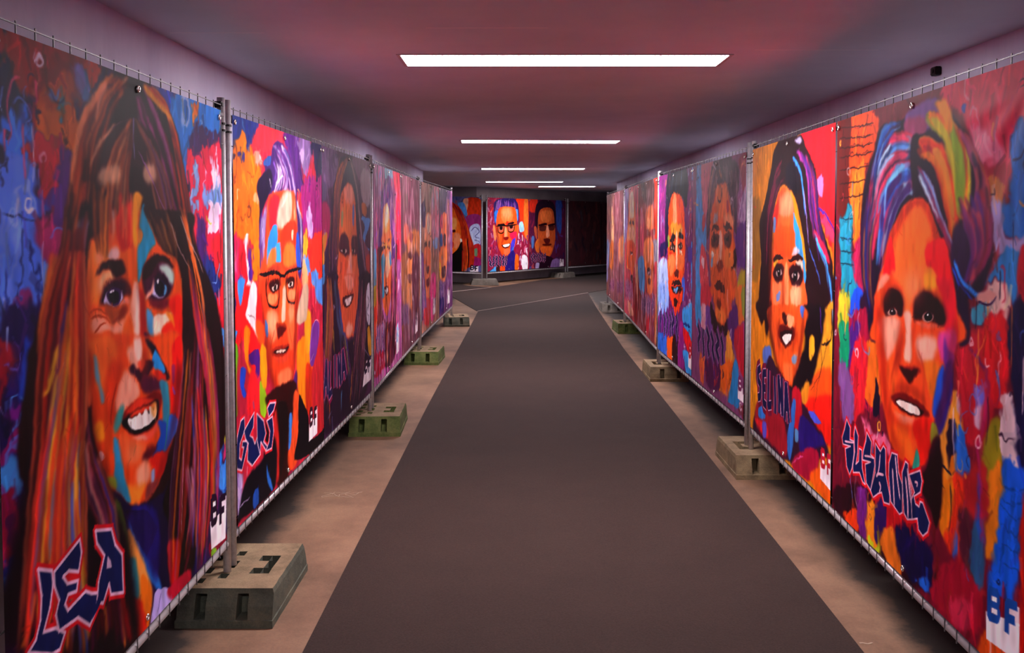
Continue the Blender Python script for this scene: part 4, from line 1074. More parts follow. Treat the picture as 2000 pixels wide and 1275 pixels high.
('s','e4b0c4',2,1,10,8,[587,1287,575,1345,552,1383]),
('s','e4b0c4',2,1,13,11,[719,1308,738,1379,752,1437]),
('s','e4b0c4',2,1,12,10,[743,1257,769,1326,806,1398]),
('s','e4b0c4',2,1,12,10,[848,1305,874,1378,884,1441]),
('s','e4b0c4',2,1,10,9,[862,1272,888,1338,908,1383]),
('s','e4b0c4',2,1,9,7,[932,1301,955,1298,951,1314]),
('s','e4b0c4',2,1,7,5,[875,1298,905,1326,915,1345]),
('l','2255a8',[1479,1460,1667,1421,1675,1584,1486,1602]),
]
ART['glasses'] = [  # print 1.59 x 1.66 m, points in mm from its top left corner
('p','f07a1c',8,1,[-25,35,110,63,271,116,397,258,380,385,363,511,233,508,130,506,-42,502]),
('p','2e3f86',6,1,[8,-3,374,-4,317,63,251,99,208,120,130,73,80,83,21,134,-5,78]),
('s','6ab0d8',3,1,8,4,[148,12,166,70]),
('p','f0801c',6,1,[61,84,150,68,188,116,166,159,68,136]),
('p','4a3a80',4,1,[68,142,146,142,141,172,96,169]),
('p','4a2a50',3,1,[-9,170,29,163,21,180,-6,181]),
('p','b04a20',4,1,[6,250,53,259,24,278]),
('b',11,26,'d8641a f08a28 c8501c f0983a',20,90,0.7,[-19,194,356,172,343,473,-31,468]),
('s','8a3418',3,1,7,3,[57,393,43,481]),
('s','8a3418',3,1,6,3,[177,374,94,428]),
('s','5a2a30',2,1,5,3,[194,223,320,224]),
('p','f0c090',3,1,[61,300,84,305,74,346,55,341]),
('p','f4a878',5,1,[283,336,373,290,383,322,314,367]),
('p','f03c4c',8,1,[385,1,597,0,829,3,800,64,593,73,426,117,271,116,295,65]),
('p','f0a090',8,1,[302,144,368,134,411,188,365,209]),
('p','f0e0e0',5,1,[379,158,412,169,399,201]),
('p','5a2878',12,1,[776,4,1119,-8,1144,127,1106,291,959,237,799,78]),
('p','8a6aa0',8,1,[1042,13,1342,4,1303,133,1235,197,1144,127]),
('p','c0a0c8',6,1,[1084,79,1177,65,1176,110,1098,122]),
('p','2c2450',8,1,[1342,4,1737,-6,1728,209,1505,217,1405,120]),
('p','a02878',10,1,[1171,214,1728,209,1716,490,1223,484,1134,349]),
('b',12,30,'c83a90 8a2878 d85aa0 5a2070 b02a5c',20,90,0.7,[1175,125,1729,192,1715,507,1159,498]),
('p','c8a0d0',6,1,[1244,378,1360,362,1372,486,1271,492]),
('p','e83c2c',8,1,[1220,544,1716,490,1703,800,1211,767]),
('p','f0a838',6,1,[1143,498,1229,488,1268,561,1169,618]),
('p','5a8cd8',6,1,[1169,618,1316,616,1312,701,1198,695]),
('p','5a8cd8',6,1,[1328,717,1485,702,1481,785,1343,776]),
('p','d8a878',8,1,[1122,624,1216,658,1243,769,1148,763]),
('p','e02868',8,1,[-33,497,72,493,147,578,163,696,-41,683]),
('p','f06aa0',12,1,[-26,560,40,557,27,626,-20,629]),
('p','e8283c',8,1,[91,505,169,561,183,698,83,691]),
('p','f4ecf4',4,1,[151,488,192,483,178,579,213,581,209,678,173,682,167,597,146,530]),
('p','5a2a90',5,1,[207,538,253,545,237,655,206,641]),
('p','f08a1c',6,1,[254,509,352,504,358,631,278,704,235,701,261,595]),
('p','4a90e0',4,1,[55,651,85,641,124,661,118,702,53,698]),
('x',9,16,600,70,0.35,0.6),
('z',305,60,'f8e8f0 3a1838 c83a20 5a2a70 f0b060',8,40,160,[-50,-50,1900,-50,1900,1800,-50,1800]),
('p','4a2a6a',6,1,[594,69,773,66,959,237,1043,336,1161,453,1119,690,1028,685,982,380,845,283,535,305,415,359,368,650,353,498,359,360,330,261,445,205,424,162,542,135]),
('p','2a1c3c',6,1,[330,261,516,189,561,252,486,319,391,385,355,448,359,347]),
('p','3a5aa0',5,1,[435,155,542,125,529,169,434,180]),
('h',41,50,'7a3a8a c8a0d0 4a2a70 e8d8f0 a03a88 3a3a80',8,[569,81,692,126,820,215,872,297],[773,66,935,139,1017,264,1043,336]),
('h',42,40,'e8d8ec b84a90 8a5ac0 f4e8f4 5a2a70',8,[542,129,613,184,586,251,535,305],[769,148,848,213,818,270,710,307]),
('s','f0e0f0',2,1,9,4,[514,234,541,279]),
('s','f0e4f4',2,1,10,5,[623,250,740,211,751,259]),
('h',43,26,'a8a0c8 5a3a80 d0c8e0 7a4a90',8,[403,385,376,473,380,632],[510,319,446,448,416,601]),
('h',44,22,'d8c8d8 8a88c0 f0e8f0 5a3a70',8,[986,294,1101,409,1105,675],[1044,321,1130,453,1120,668]),
('p','e8542c',8,1,[535,305,845,276,986,294,1038,452,1029,664,1085,777,376,727,442,538,471,397]),
('p','f02c3c',8,1,[534,318,646,302,682,342,627,450,528,462,507,384]),
('p','f4b09c',16,1,[683,328,818,277,914,295,895,409,783,451,627,443]),
('s','f4e0d8',8,0.8,14,8,[708,355,817,298]),
('h',45,14,'f09a70 f06a40 f0c0a0',6,[901,282,939,380,920,480],[1000,301,1010,409,976,524]),
('p','3a8ce0',5,1,[528,462,627,443,637,517,598,549,523,567,462,616,477,526]),
('p','48a0e0',5,1,[598,542,688,518,697,606,607,609]),
('p','f07a40',8,1,[499,572,598,542,607,609,473,630]),
('p','f03c24',10,1,[703,464,980,423,1035,540,1000,648,748,650,698,579]),
('p','f07838',14,1,[752,547,890,529,975,560,985,647,748,636]),
('p','f0b8a0',4,1,[907,466,944,473,924,516,897,501]),
('p','3a5ac0',6,1,[1001,503,1066,497,1105,667,1015,656]),
('p','9a3a30',16,0.7,[473,636,670,622,669,663,495,657]),
('p','9a3a30',16,0.7,[774,651,1001,637,999,666,800,673]),
('p','e04a28',8,1,[352,682,1001,722,1036,915,962,1138,854,1225,734,1255,622,1225,535,1152,452,1045,394,851]),
('p','e0602c',10,1,[719,715,796,710,830,844,767,928,654,906,677,801]),
('p','f4b49c',6,1,[725,735,771,748,757,887,692,891,707,803]),
('p','f08a60',12,1,[462,830,638,856,615,951,507,976,458,914]),
('p','a83420',8,1,[599,896,768,913,810,938,728,946,634,935]),
('p','5a1414',8,1,[628,918,763,928,747,948,678,968,633,972]),
('p','f0683c',10,1,[790,850,973,877,945,1041,842,1039,786,941]),
('s','9a2018',4,1,7,4,[580,918,507,986,505,1024]),
('s','9a2018',4,1,7,4,[826,935,895,1035,869,1073]),
('p','a03024',6,1,[530,1006,676,1012,830,1023,789,1057,647,1061,543,1038]),
('p','3a0e10',4,1,[558,1019,675,1029,814,1031,766,1051,648,1045,565,1032]),
('p','e0c0b0',3,1,[594,1028,763,1035,727,1044,630,1039]),
('p','d84a34',7,1,[539,1043,666,1067,821,1061,780,1091,646,1087]),
('p','f07a50',14,1,[626,1138,817,1137,897,1180,813,1228,659,1212]),
('p','3a8ad8',5,1,[427,864,469,896,457,942,424,919]),
('s','7a2440',5,1,10,6,[1014,913,941,1135,875,1208]),
('p','3a1014',8,1,[502,701,645,691,672,741,588,750,507,739]),
('p','3a1014',8,1,[797,700,938,703,936,754,834,752]),
('p','e8c8b8',4,1,[543,721,629,719,628,738,556,738]),
('p','180a10',2,1,[571,721,614,722,606,739,570,736]),
('p','e8c8b8',4,1,[819,727,908,727,907,745,834,744]),
('p','180a10',2,1,[851,727,892,729,887,744,851,742]),
('p','f08a58',10,1,[482,756,623,762,603,804,497,800]),
('p','f0885c',10,1,[826,762,965,764,955,803,840,804]),
('s','1a0c14',1,1,12,12,[455,670,458,754,490,802,585,822,647,808,671,682]),
('s','1a0c14',1,1,12,12,[774,688,793,790,871,821,963,812,1002,691]),
('p','7a1c14',40,0.7,[351,719,426,873,503,1071,622,1225,500,1147,420,1021,361,848]),
('p','7a1c14',36,0.6,[1042,767,1012,955,941,1135,813,1249,899,1139,939,968,976,804]),
('p','b03a20',30,0.6,[475,916,543,962,528,1055,589,1132,503,1071,465,990]),
('p','fbb890',30,0.6,[512,853,601,857,580,918,510,920]),
('p','f8a880',30,0.6,[831,823,933,832,917,903,835,905]),
('s','180a18',2,1,20,16,[348,654,495,656,623,660,707,676,768,678,856,664,999,664,1136,661]),
('s','180a18',1,1,10,8,[495,657,469,717]),
('s','180a18',1,1,9,8,[681,670,691,732]),
('s','180a18',1,1,8,8,[814,667,776,738]),
('s','180a18',1,1,9,8,[999,669,1025,755]),
('p','e8282c',8,1,[-44,691,181,689,349,755,390,943,352,1049,226,1048,142,913,-28,934]),
('p','4a98e8',4,1,[44,663,96,649,128,686,76,768,42,714]),
('p','f0dce0',5,1,[242,676,303,715,291,841,309,933,234,871,146,818,172,776]),
('s','5a2430',1,1,3,2,[176,816,266,838,295,886]),
('p','f05a28',8,1,[297,850,409,890,388,980,294,922]),
('p','2a2a70',5,1,[-46,741,8,737,0,795,-45,824]),
('p','4a98e0',5,1,[-57,860,30,866,-27,918,-59,914]),
('p','76b82c',5,1,[-60,934,32,942,21,1187,-66,1187]),
('p','b02a40',8,1,[30,985,168,987,221,1155,158,1231,20,1204]),
('p','2c4ab8',4,1,[65,1032,137,1035,110,1100,143,1150,97,1150,59,1092]),
('p','f0841c',6,1,[129,868,203,885,173,1005,226,1057,195,1070,124,981]),
('p','54247c',5,1,[193,977,323,990,325,1090,254,1106,273,1046,197,1017]),
('p','e82c34',8,1,[226,1048,316,1135,295,1250,158,1231,163,1109]),
('p','9ac028',5,1,[333,1119,429,1191,426,1266,358,1299,328,1247]),
('p','e8a020',7,1,[356,967,437,1005,431,1154,365,1143,336,1046]),
('s','4a8ad8',3,1,7,4,[239,1185,242,1239]),
('p','f08a20',10,1,[1008,1050,1257,1048,1345,1262,1241,1424,1019,1295]),
('p','c83820',10,1,[1205,1174,1395,1270,1338,1420,1194,1415]),
('p','5a2a70',8,1,[938,1187,1001,1207,931,1364,803,1462,790,1316]),
('p','e8a02c',8,1,[1169,917,1311,909,1304,1087,1208,1108]),
('p','c8a890',10,1,[1015,881,1176,755,1269,783,1215,933,1034,947]),
('p','5a8cd0',8,1,[1442,749,1735,767,1729,911,1463,854]),
('p','c03038',10,1,[1347,1206,1721,1104,1701,1586,1383,1543]),
('p','7a3a90',5,1,[1317,1010,1407,969,1509,997,1495,1077,1373,1198,1276,1173]),
('s','e8d0e8',1,1,4,3,[1276,1178,1315,1044,1407,969,1509,991,1484,1087]),
('s','e0c8e4',1,1,4,3,[1375,1142,1290,1181]),
('p','3a1014',8,1,[446,1194,937,1218,973,1372,843,1470,795,1664,568,1624,562,1350,443,1250]),
('p','c8302c',8,1,[564,1293,653,1359,663,1570,567,1634,522,1438]),
('p','240c12',8,1,[601,1280,771,1292,806,1401,741,1529,642,1624,631,1443]),
('p','e85a30',8,1,[913,1277,1019,1295,1056,1452,983,1629,836,1644,799,1553,887,1417]),
('p','4a86d0',5,1,[828,1364,888,1397,862,1506,809,1524]),
('p','1c141c',5,1,[1041,1305,1128,1358,1240,1446,1282,1589,1644,1598,1641,1669,962,1623,1011,1486]),
('p','181420',8,1,[408,1300,575,1450,587,1610,477,1658,-4,1642,-16,1588,146,1494,367,1459]),
('p','b8a0cc',8,1,[-67,1204,6,1406,88,1479,26,1583,-59,1642,-78,1469]),
('b',14,24,'d8c0e0 7a4a90 a07ab8 e8d8ec',20,120,0.7,[-67,1220,6,1406,87,1496,-2,1583,-72,1630]),
('p','3a78d0',4,1,[415,1508,447,1554,524,1642,495,1648,429,1578]),
('p','2c5ab0',5,1,[218,1585,281,1575,294,1643,215,1647]),
('s','b8a0c8',2,1,6,3,[26,1591,172,1581]),
('x',10,4,700,34,0.25,0.45),
('o','d82434',26,[110,1233,58,1238,6,1291,-20,1374,0,1423,66,1445,121,1391,159,1343,83,1328,71,1348,96,1357,63,1401,32,1385,43,1329,114,1288]),
('o','d82434',26,[102,1290,242,1239,230,1300,183,1325,219,1342,249,1376,308,1334,322,1439,208,1461,143,1423,158,1355,124,1330]),
('o','d82434',26,[279,1251,374,1302,405,1365,370,1394,452,1443,401,1439,331,1386,319,1438,280,1374]),
('o','d82434',26,[424,1312,517,1312,535,1383,497,1452,401,1444,454,1413,473,1370]),
('o','d82434',26,[436,1258,478,1243,577,1258,539,1288,458,1302]),
('t','1b2658','e8c0d0',7,[110,1233,58,1238,6,1291,-20,1374,0,1423,66,1445,121,1391,159,1343,83,1328,71,1348,96,1357,63,1401,32,1385,43,1329,114,1288]),
('t','1b2658','e8c0d0',7,[102,1290,242,1239,230,1300,183,1325,219,1342,249,1376,308,1334,322,1439,208,1461,143,1423,158,1355,124,1330]),
('t','1b2658','e8c0d0',7,[279,1251,374,1302,405,1365,370,1394,452,1443,401,1439,331,1386,319,1438,280,1374]),
('t','1b2658','e8c0d0',7,[424,1312,517,1312,535,1383,497,1452,401,1444,454,1413,473,1370]),
('t','1b2658','e8c0d0',7,[436,1258,478,1243,577,1258,539,1288,458,1302]),
('q','d83040',2,1,[183,1325,221,1302,238,1346]),
('l','3a2030',[1260,1427,1439,1421,1422,1586,1234,1590]),
]
ART['curtainhair'] = [  # print 1.59 x 1.66 m, points in mm from its top left corner
('p','241c40',8,1,[-164,-12,-26,-17,-45,223,-175,259]),
('p','6a4a78',10,1,[-27,2,390,-1,452,156,215,227,0,208]),
('b',21,40,'7a5a8a 4a2a58 8a6a98 3a1c40',30,140,0.6,[-27,2,565,-7,375,347,-34,300]),
('p','5a4a70',8,1,[-15,209,121,217,102,304,-5,312]),
('p','a02058',12,1,[-41,332,210,349,201,552,-50,546]),
('p','c87830',6,1,[-13,514,140,497,74,589,-17,592]),
('p','d88a30',5,1,[-32,611,58,601,40,667,-35,663]),
('p','4a80c0',5,1,[-20,677,101,676,82,768,-18,769]),
('p','7a4870',10,1,[946,12,1571,-18,1563,182,1237,193,985,79]),
('p','a890a0',10,1,[1241,81,1567,82,1558,299,1322,303,1192,194]),
('p','c86a30',6,1,[1254,304,1414,309,1411,383,1274,376]),
('p','5a90d8',5,1,[1228,400,1554,407,1527,466,1357,578,1545,633,1423,662,1289,561,1361,465]),
('p','8a4a60',8,1,[1093,494,1307,658,1393,825,1536,833,1543,666,1267,544]),
('p','b84038',5,1,[1399,678,1543,675,1538,783,1418,785]),
('p','34203c',6,1,[788,0,563,36,418,136,278,266,205,457,127,801,1390,886,1305,706,1176,574,1141,369,1021,208,923,82,866,17]),
('h',51,60,'8a3c34 4a2434 b85a34 2a1828 6a2c50 d88a4a 5a3050',8,[711,12,453,135,309,320,190,806],[787,22,594,149,498,317,441,822]),
('h',52,50,'4a3048 7a5a80 a890b0 2a1830 c08a78 5a2848',8,[826,20,942,111,1101,307,1344,883],[846,11,1003,132,1164,337,1485,893]),
('s','c87a30',4,1,9,7,[241,375,201,552,184,805]),
('s','c8783c',3,1,6,4,[509,47,381,207,326,320]),
('p','e06a40',8,1,[781,182,628,220,534,288,493,416,470,558,441,822,1099,867,1065,650,1051,494,1014,354,937,233]),
('p','e8907a',18,1,[628,228,819,192,937,248,894,310,698,328]),
('p','e0743c',16,1,[586,344,853,333,845,529,580,503]),
('p','9a8a5a',6,1,[549,359,603,373,581,459,539,445]),
('p','6a7ac0',6,1,[901,325,965,339,949,447,897,431]),
('p','4a1c30',9,1,[477,558,543,509,653,504,746,542,762,639,610,641,485,608]),
('p','4a1c30',9,1,[844,551,925,515,1070,533,1087,635,961,646,860,627]),
('p','c8a8a0',5,1,[521,602,612,594,686,611,611,626]),
('p','1a0a18',3,1,[568,596,634,598,626,623,575,622]),
('p','c8a8a0',5,1,[861,612,942,603,1003,620,941,634]),
('p','1a0a18',3,1,[897,604,963,606,953,630,904,629]),
('p','f0a090',12,1,[761,646,840,627,864,824,716,815]),
('p','e8603c',16,1,[466,657,684,666,678,805,459,824]),
('p','f0907c',12,1,[700,725,837,717,871,851,677,838]),
('p','28162c',10,1,[114,742,461,762,529,1004,645,1162,903,1184,1046,1054,1128,800,1616,828,1546,1195,1368,1631,463,1647,-40,1588,-13,952]),
('p','e0603c',8,1,[453,761,1081,797,1051,951,953,1071,881,1165,750,1173,625,1143,548,1030,475,889]),
('p','f0907a',12,1,[620,771,875,786,872,852,741,868]),
('p','f0a48c',14,1,[648,1081,840,1093,815,1157,666,1144]),
('p','4a1018',5,1,[553,911,656,895,893,896,846,943,673,973,580,949]),
('p','f0d8d8',4,1,[622,924,782,908,848,909,781,946,674,960]),
('s','8a2018',4,1,8,5,[785,847,762,878,827,891]),
('p','4a70b8',6,1,[472,959,529,1004,558,1087,488,1048]),
('h',53,46,'c85a2c 8a1c34 d8782c 3a1830 a82a48 5a2a60 e0a040',9,[97,741,53,959,-26,1241,-73,1581],[237,749,300,982,254,1206,131,1579]),
('h',54,36,'2a1830 4a5a78 1c1020 8a3a78 d8a03a 3a4a90',8,[310,753,374,989,483,1158,509,1481],[457,840,565,1104,686,1183,884,1631]),
('h',55,60,'3a1c30 8a2c4a 5a3a70 b86a4a 2a1428 d88a9a 701c38 c8a8a8',8,[1104,799,1046,1054,902,1210,709,1640],[1559,880,1387,1178,1325,1442,1215,1658]),
('s','e8b030',4,1,12,7,[278,1057,309,1214]),
('s','f09a30',5,1,16,8,[829,1368,754,1590]),
('s','f07a28',4,1,12,8,[157,1374,165,1609]),
('s','5a9ac8',6,1,18,9,[510,1465,485,1596]),
('p','b03a58',8,1,[-89,1189,12,1144,69,1403,-35,1458,-81,1377]),
('s','e89030',5,1,14,9,[-68,1091,-64,1380,-40,1588]),
('s','8a7aa0',4,1,10,6,[1279,1310,1537,1418,1374,1504,1268,1577]),
('p','e0d8e8',5,1,[1398,924,1532,878,1547,1158,1416,1117]),
('s','2a1838',2,1,6,4,[1449,955,1527,1008,1444,1056,1522,1118]),
('p','d89a28',5,1,[1438,1202,1546,1195,1593,1388,1485,1355]),
('z',306,36,'c8a8c8 1c1028 d88a4a 8a9ad0',8,60,220,[-50,-50,1900,-50,1900,1800,-50,1800]),
('x',11,6,500,60,0.3,0.5),
('w','ALINA','201c4c','d8a8c8',11,'8a1848',[25,1219,621,1224,655,1424,-18,1447]),
('l','2a1838',[1368,1394,1593,1388,1563,1571,1228,1571]),
]
ART['bluestreak'] = [  # print 1.64 x 1.66 m, points in mm from its top left corner
('p','c8801c',8,1,[15,-11,633,17,465,218,203,389,193,983,-19,1003,-67,86]),
('p','9a6a24',14,1,[-54,331,241,335,180,733,-33,745]),
('p','f0202c',6,1,[1045,11,1669,10,1706,529,1665,584,1520,493,1391,381,1358,237]),
('p','f0406a',14,1,[1418,409,1588,437,1661,517,1569,506]),
('p','f078b8',4,1,[1357,223,1428,208,1454,241,1425,303,1380,274]),
('p','e85a20',8,1,[1616,532,1706,516,1712,649,1647,693]),
('p','e8b02c',8,1,[1482,704,1712,636,1722,832,1490,854]),
('p','f0782c',8,1,[1456,677,1555,699,1582,766,1510,772]),
('x',13,14,500,60,0.3,0.5),
('z',307,26,'8a4a18 3a1c18 f0c060 d83a38',7,40,160,[-50,-50,1900,-50,1900,1800,-50,1800]),
('p','281018',6,1,[597,6,1044,3,1177,81,1330,186,1389,338,1470,465,1595,573,1647,686,1632,840,1204,883,1189,603,1065,409,939,283,762,237,612,291,514,458,491,716,503,952,193,983,236,640,187,461,355,267,461,141]),
('h',61,50,'5a1c3c 2a1018 7a2048 3a1830 a02a50 1c0c14',8,[735,41,535,170,360,372,301,727],[793,214,611,274,478,476,454,718]),
('p','a8a0c0',8,1,[956,19,1045,15,1090,49,1002,38]),
('p','1a1020',10,1,[790,150,962,136,1057,240,1030,285,844,256]),
('s','3a86d8',6,1,30,16,[914,102,1053,171,1116,265,1165,394]),
('s','a088d8',5,1,14,8,[1130,273,1193,409,1241,542]),
('h',62,60,'3a1c50 5a2a88 7a2868 241028 a83a88 2a1848 c02a50',9,[989,68,1168,177,1232,350,1376,596],[1247,130,1360,266,1445,452,1623,654]),
('s','d03828',4,1,10,5,[1279,227,1304,307]),
('s','4a2a98',3,1,16,8,[1390,366,1540,410,1636,464,1679,517]),
('p','e02c50',8,1,[1318,467,1448,508,1573,588,1550,603,1399,545]),
('h',63,18,'4aa0e8 3a7ad0 2a1838 8ac0f0 5a2a80',8,[1291,453,1426,565,1529,659,1632,840],[1345,496,1501,591,1601,689,1655,838]),
('s','4aa8f0',4,1,22,12,[1346,503,1501,591,1590,697,1643,839]),
('s','4a70d0',3,1,12,6,[1242,549,1352,625,1445,706]),
('p','e8602c',7,1,[779,246,629,291,582,391,536,543,491,716,521,950,1204,883,1181,716,1132,590,1010,486,958,361,908,290]),
('p','f0805c',14,1,[647,300,876,273,944,377,686,391]),
('p','d02c20',7,1,[511,407,648,308,635,408,586,475]),
('p','6a80b0',5,1,[529,407,590,416,579,475,522,475]),
('p','3a94d4',5,1,[944,377,1038,447,1115,530,1177,641,1200,707,1167,717,1119,606,1045,593,981,502]),
('p','c8c0d0',8,1,[938,558,1044,562,1074,584,955,596]),
('p','e0501c',16,1,[586,475,948,455,940,597,592,592]),
('p','2c1014',5,1,[540,620,663,599,781,619,664,632,559,640]),
('p','2c1014',5,1,[878,623,1016,594,1133,598,1119,613,957,628]),
('p','e0a030',6,1,[542,645,647,628,631,658,554,670]),
('p','c8c0b0',6,1,[1017,629,1119,617,1122,659,1063,654]),
('p','32101a',8,1,[534,705,613,655,783,651,802,699,721,749,601,752]),
('p','32101a',8,1,[896,662,1018,641,1136,666,1125,727,994,755,915,717]),
('p','8a7078',5,1,[605,697,718,677,743,702,652,720]),
('p','140c14',3,1,[625,680,714,674,716,714,641,718]),
('p','8a7078',5,1,[954,691,1020,672,1074,688,1022,714]),
('p','140c14',3,1,[971,676,1055,671,1051,712,983,716]),
('p','ffffff',1,1,[667,688,684,687,685,693,667,694]),
('p','ffffff',1,1,[1008,685,1023,684,1024,690,1009,691]),
('p','f0905c',10,1,[816,650,871,655,899,837,810,861,788,749]),
('p','f08050',16,1,[530,765,772,758,744,858,572,881]),
('p','f0946c',16,1,[933,763,1111,743,1116,834,968,847]),
('p','7a8ac0',5,1,[621,810,707,799,702,837,634,847]),
('s','8a2014',4,1,7,4,[760,849,729,901,748,928]),
('p','3a0c10',7,1,[762,877,907,876,893,913,797,923]),
('p','d8841c',8,1,[-16,941,463,899,434,1127,185,1248,2,1275]),
('p','e89a2c',10,1,[1473,840,1722,788,1719,1192,1494,1234,1378,1099]),
('p','f05a20',12,1,[1324,1154,1712,1063,1728,1378,1580,1397,1185,1339]),
('p','e8281c',12,1,[1213,1285,1694,1182,1705,1391,1555,1403,1334,1358]),
('p','f0b42c',10,1,[1607,916,1716,896,1714,1106,1640,1088]),
('p','1c1018',8,1,[1160,837,1498,808,1504,913,1430,1044,1298,1206,960,1298,924,1253,1142,1085,1228,992]),
('p','e8a42c',6,1,[1286,985,1356,945,1374,1021,1305,1070]),
('p','d88a28',8,1,[1180,1226,1310,1172,1273,1290,1183,1291]),
('s','1c1018',3,1,14,9,[1626,796,1631,906,1583,956,1480,973]),
('s','4a90e0',3,1,12,6,[1645,795,1644,875]),
('s','2a1420',1,1,4,3,[1481,991,1487,1097,1327,1217]),
('s','2a1420',1,1,4,3,[1558,967,1437,1182,1413,1248]),
('s','1c1018',2,1,6,4,[422,902,302,990]),
('s','5a2a88',5,1,16,8,[1445,812,1478,931]),
('p','281018',16,1,[121,899,501,868,460,1011,390,1066,344,986,260,1004]),
('p','e05a24',8,1,[443,901,1205,833,1197,964,1143,1101,1021,1203,958,1256,802,1255,671,1187,531,1059]),
('p','f0743c',14,1,[815,1157,985,1141,973,1227,836,1232]),
('p','5a1414',6,1,[681,1023,734,973,874,953,1024,958,1027,1008,897,1063,756,1059]),
('p','2a0a0c',4,1,[736,1008,875,979,993,979,962,1025,879,1054,774,1043]),
('p','f4e0d8',4,1,[780,1021,971,994,939,1032,862,1053]),
('p','3a0c10',7,1,[767,907,905,894,923,910,857,951,786,941]),
('p','f0a070',10,1,[871,897,1005,901,992,953,908,954]),
('p','e0703c',10,1,[999,1088,1110,1064,1082,1143,1017,1136]),
('p','7a90b0',6,1,[983,1098,1079,1077,1065,1120,1001,1130]),
('p','4a70c8',6,1,[1123,841,1196,834,1186,884,1137,880]),
('p','5a70b8',8,1,[319,1152,494,1110,519,1209,335,1226]),
('p','3a1c34',10,1,[437,1183,672,1204,924,1261,1183,1291,1581,1412,1507,1491,944,1645,116,1679,196,1473]),
('p','a02030',12,1,[196,1473,758,1441,874,1627,501,1642,159,1620]),
('p','d82430',8,1,[112,1589,416,1566,420,1641]),
('p','3a80d0',6,1,[220,1498,369,1470,373,1536,223,1557]),
('p','6a5ac8',6,1,[311,1568,415,1556,411,1634,336,1641]),
('p','c01c30',10,1,[991,1258,1181,1259,1160,1443,1033,1437]),
('p','3a70c0',6,1,[994,1326,1059,1314,1005,1528,927,1641,886,1520]),
('p','5a8ab8',5,1,[1050,1450,1145,1446,1101,1506,1053,1508]),
('p','301c70',10,1,[1156,1362,1555,1403,1397,1470,1166,1557]),
('p','b01c40',10,1,[977,1637,1283,1489,1453,1488,1403,1594,1232,1655]),
('p','d8508c',4,1,[977,1641,1166,1557,1197,1558]),
('p','5a60d8',4,1,[1304,1324,1388,1300,1485,1327,1472,1339,1390,1346]),
('p','e8641c',8,1,[1346,1585,1509,1536,1666,1599,1669,1651,1349,1640]),
('p','6a1c10',40,0.8,[474,390,537,560,493,759,521,950,466,956,435,719,463,545]),
('p','8a2410',40,0.6,[629,291,730,261,812,271,700,342,602,441]),
('p','a83418',28,0.55,[783,643,822,763,784,855,729,892,748,800,763,717]),
('p','5a1a10',40,0.45,[592,592,797,602,955,596,1117,575,1104,599,798,618]),
('p','fbc090',40,0.5,[964,761,1097,748,1086,814,982,830]),
('p','fbb080',50,0.5,[681,292,861,281,896,345,701,358]),
('p','5a1810',36,0.8,[443,901,550,1057,690,1184,820,1253,711,1235,554,1130,428,1015]),
('p','6a1c10',36,0.7,[1205,833,1197,964,1136,1102,1021,1203,1080,1110,1136,971]),
('p','8a2410',26,0.6,[642,982,733,955,720,1054,794,1098,685,1086]),
('p','8a2410',26,0.6,[1024,942,1089,968,1045,1040,932,1088,1011,1019]),
('p','b09088',5,1,[605,697,708,678,749,702,662,720]),
('p','140c14',3,1,[639,681,708,676,709,712,651,716]),
('p','f0e0e0',1,1,[660,688,681,687,681,694,661,695]),
('p','b09088',5,1,[948,691,1020,672,1085,688,1028,715]),
('p','140c14',3,1,[984,677,1046,673,1045,710,992,714]),
('p','f0e0e0',1,1,[1002,685,1020,684,1021,691,1003,692]),
('x',12,5,800,36,0.25,0.45),
('w','SELINA','1c1c48','d8a4c0',10,'7a1c40',[162,1251,923,1236,934,1449,174,1477]),
('l','c0203a',[1473,1453,1653,1429,1666,1599,1479,1586]),
]
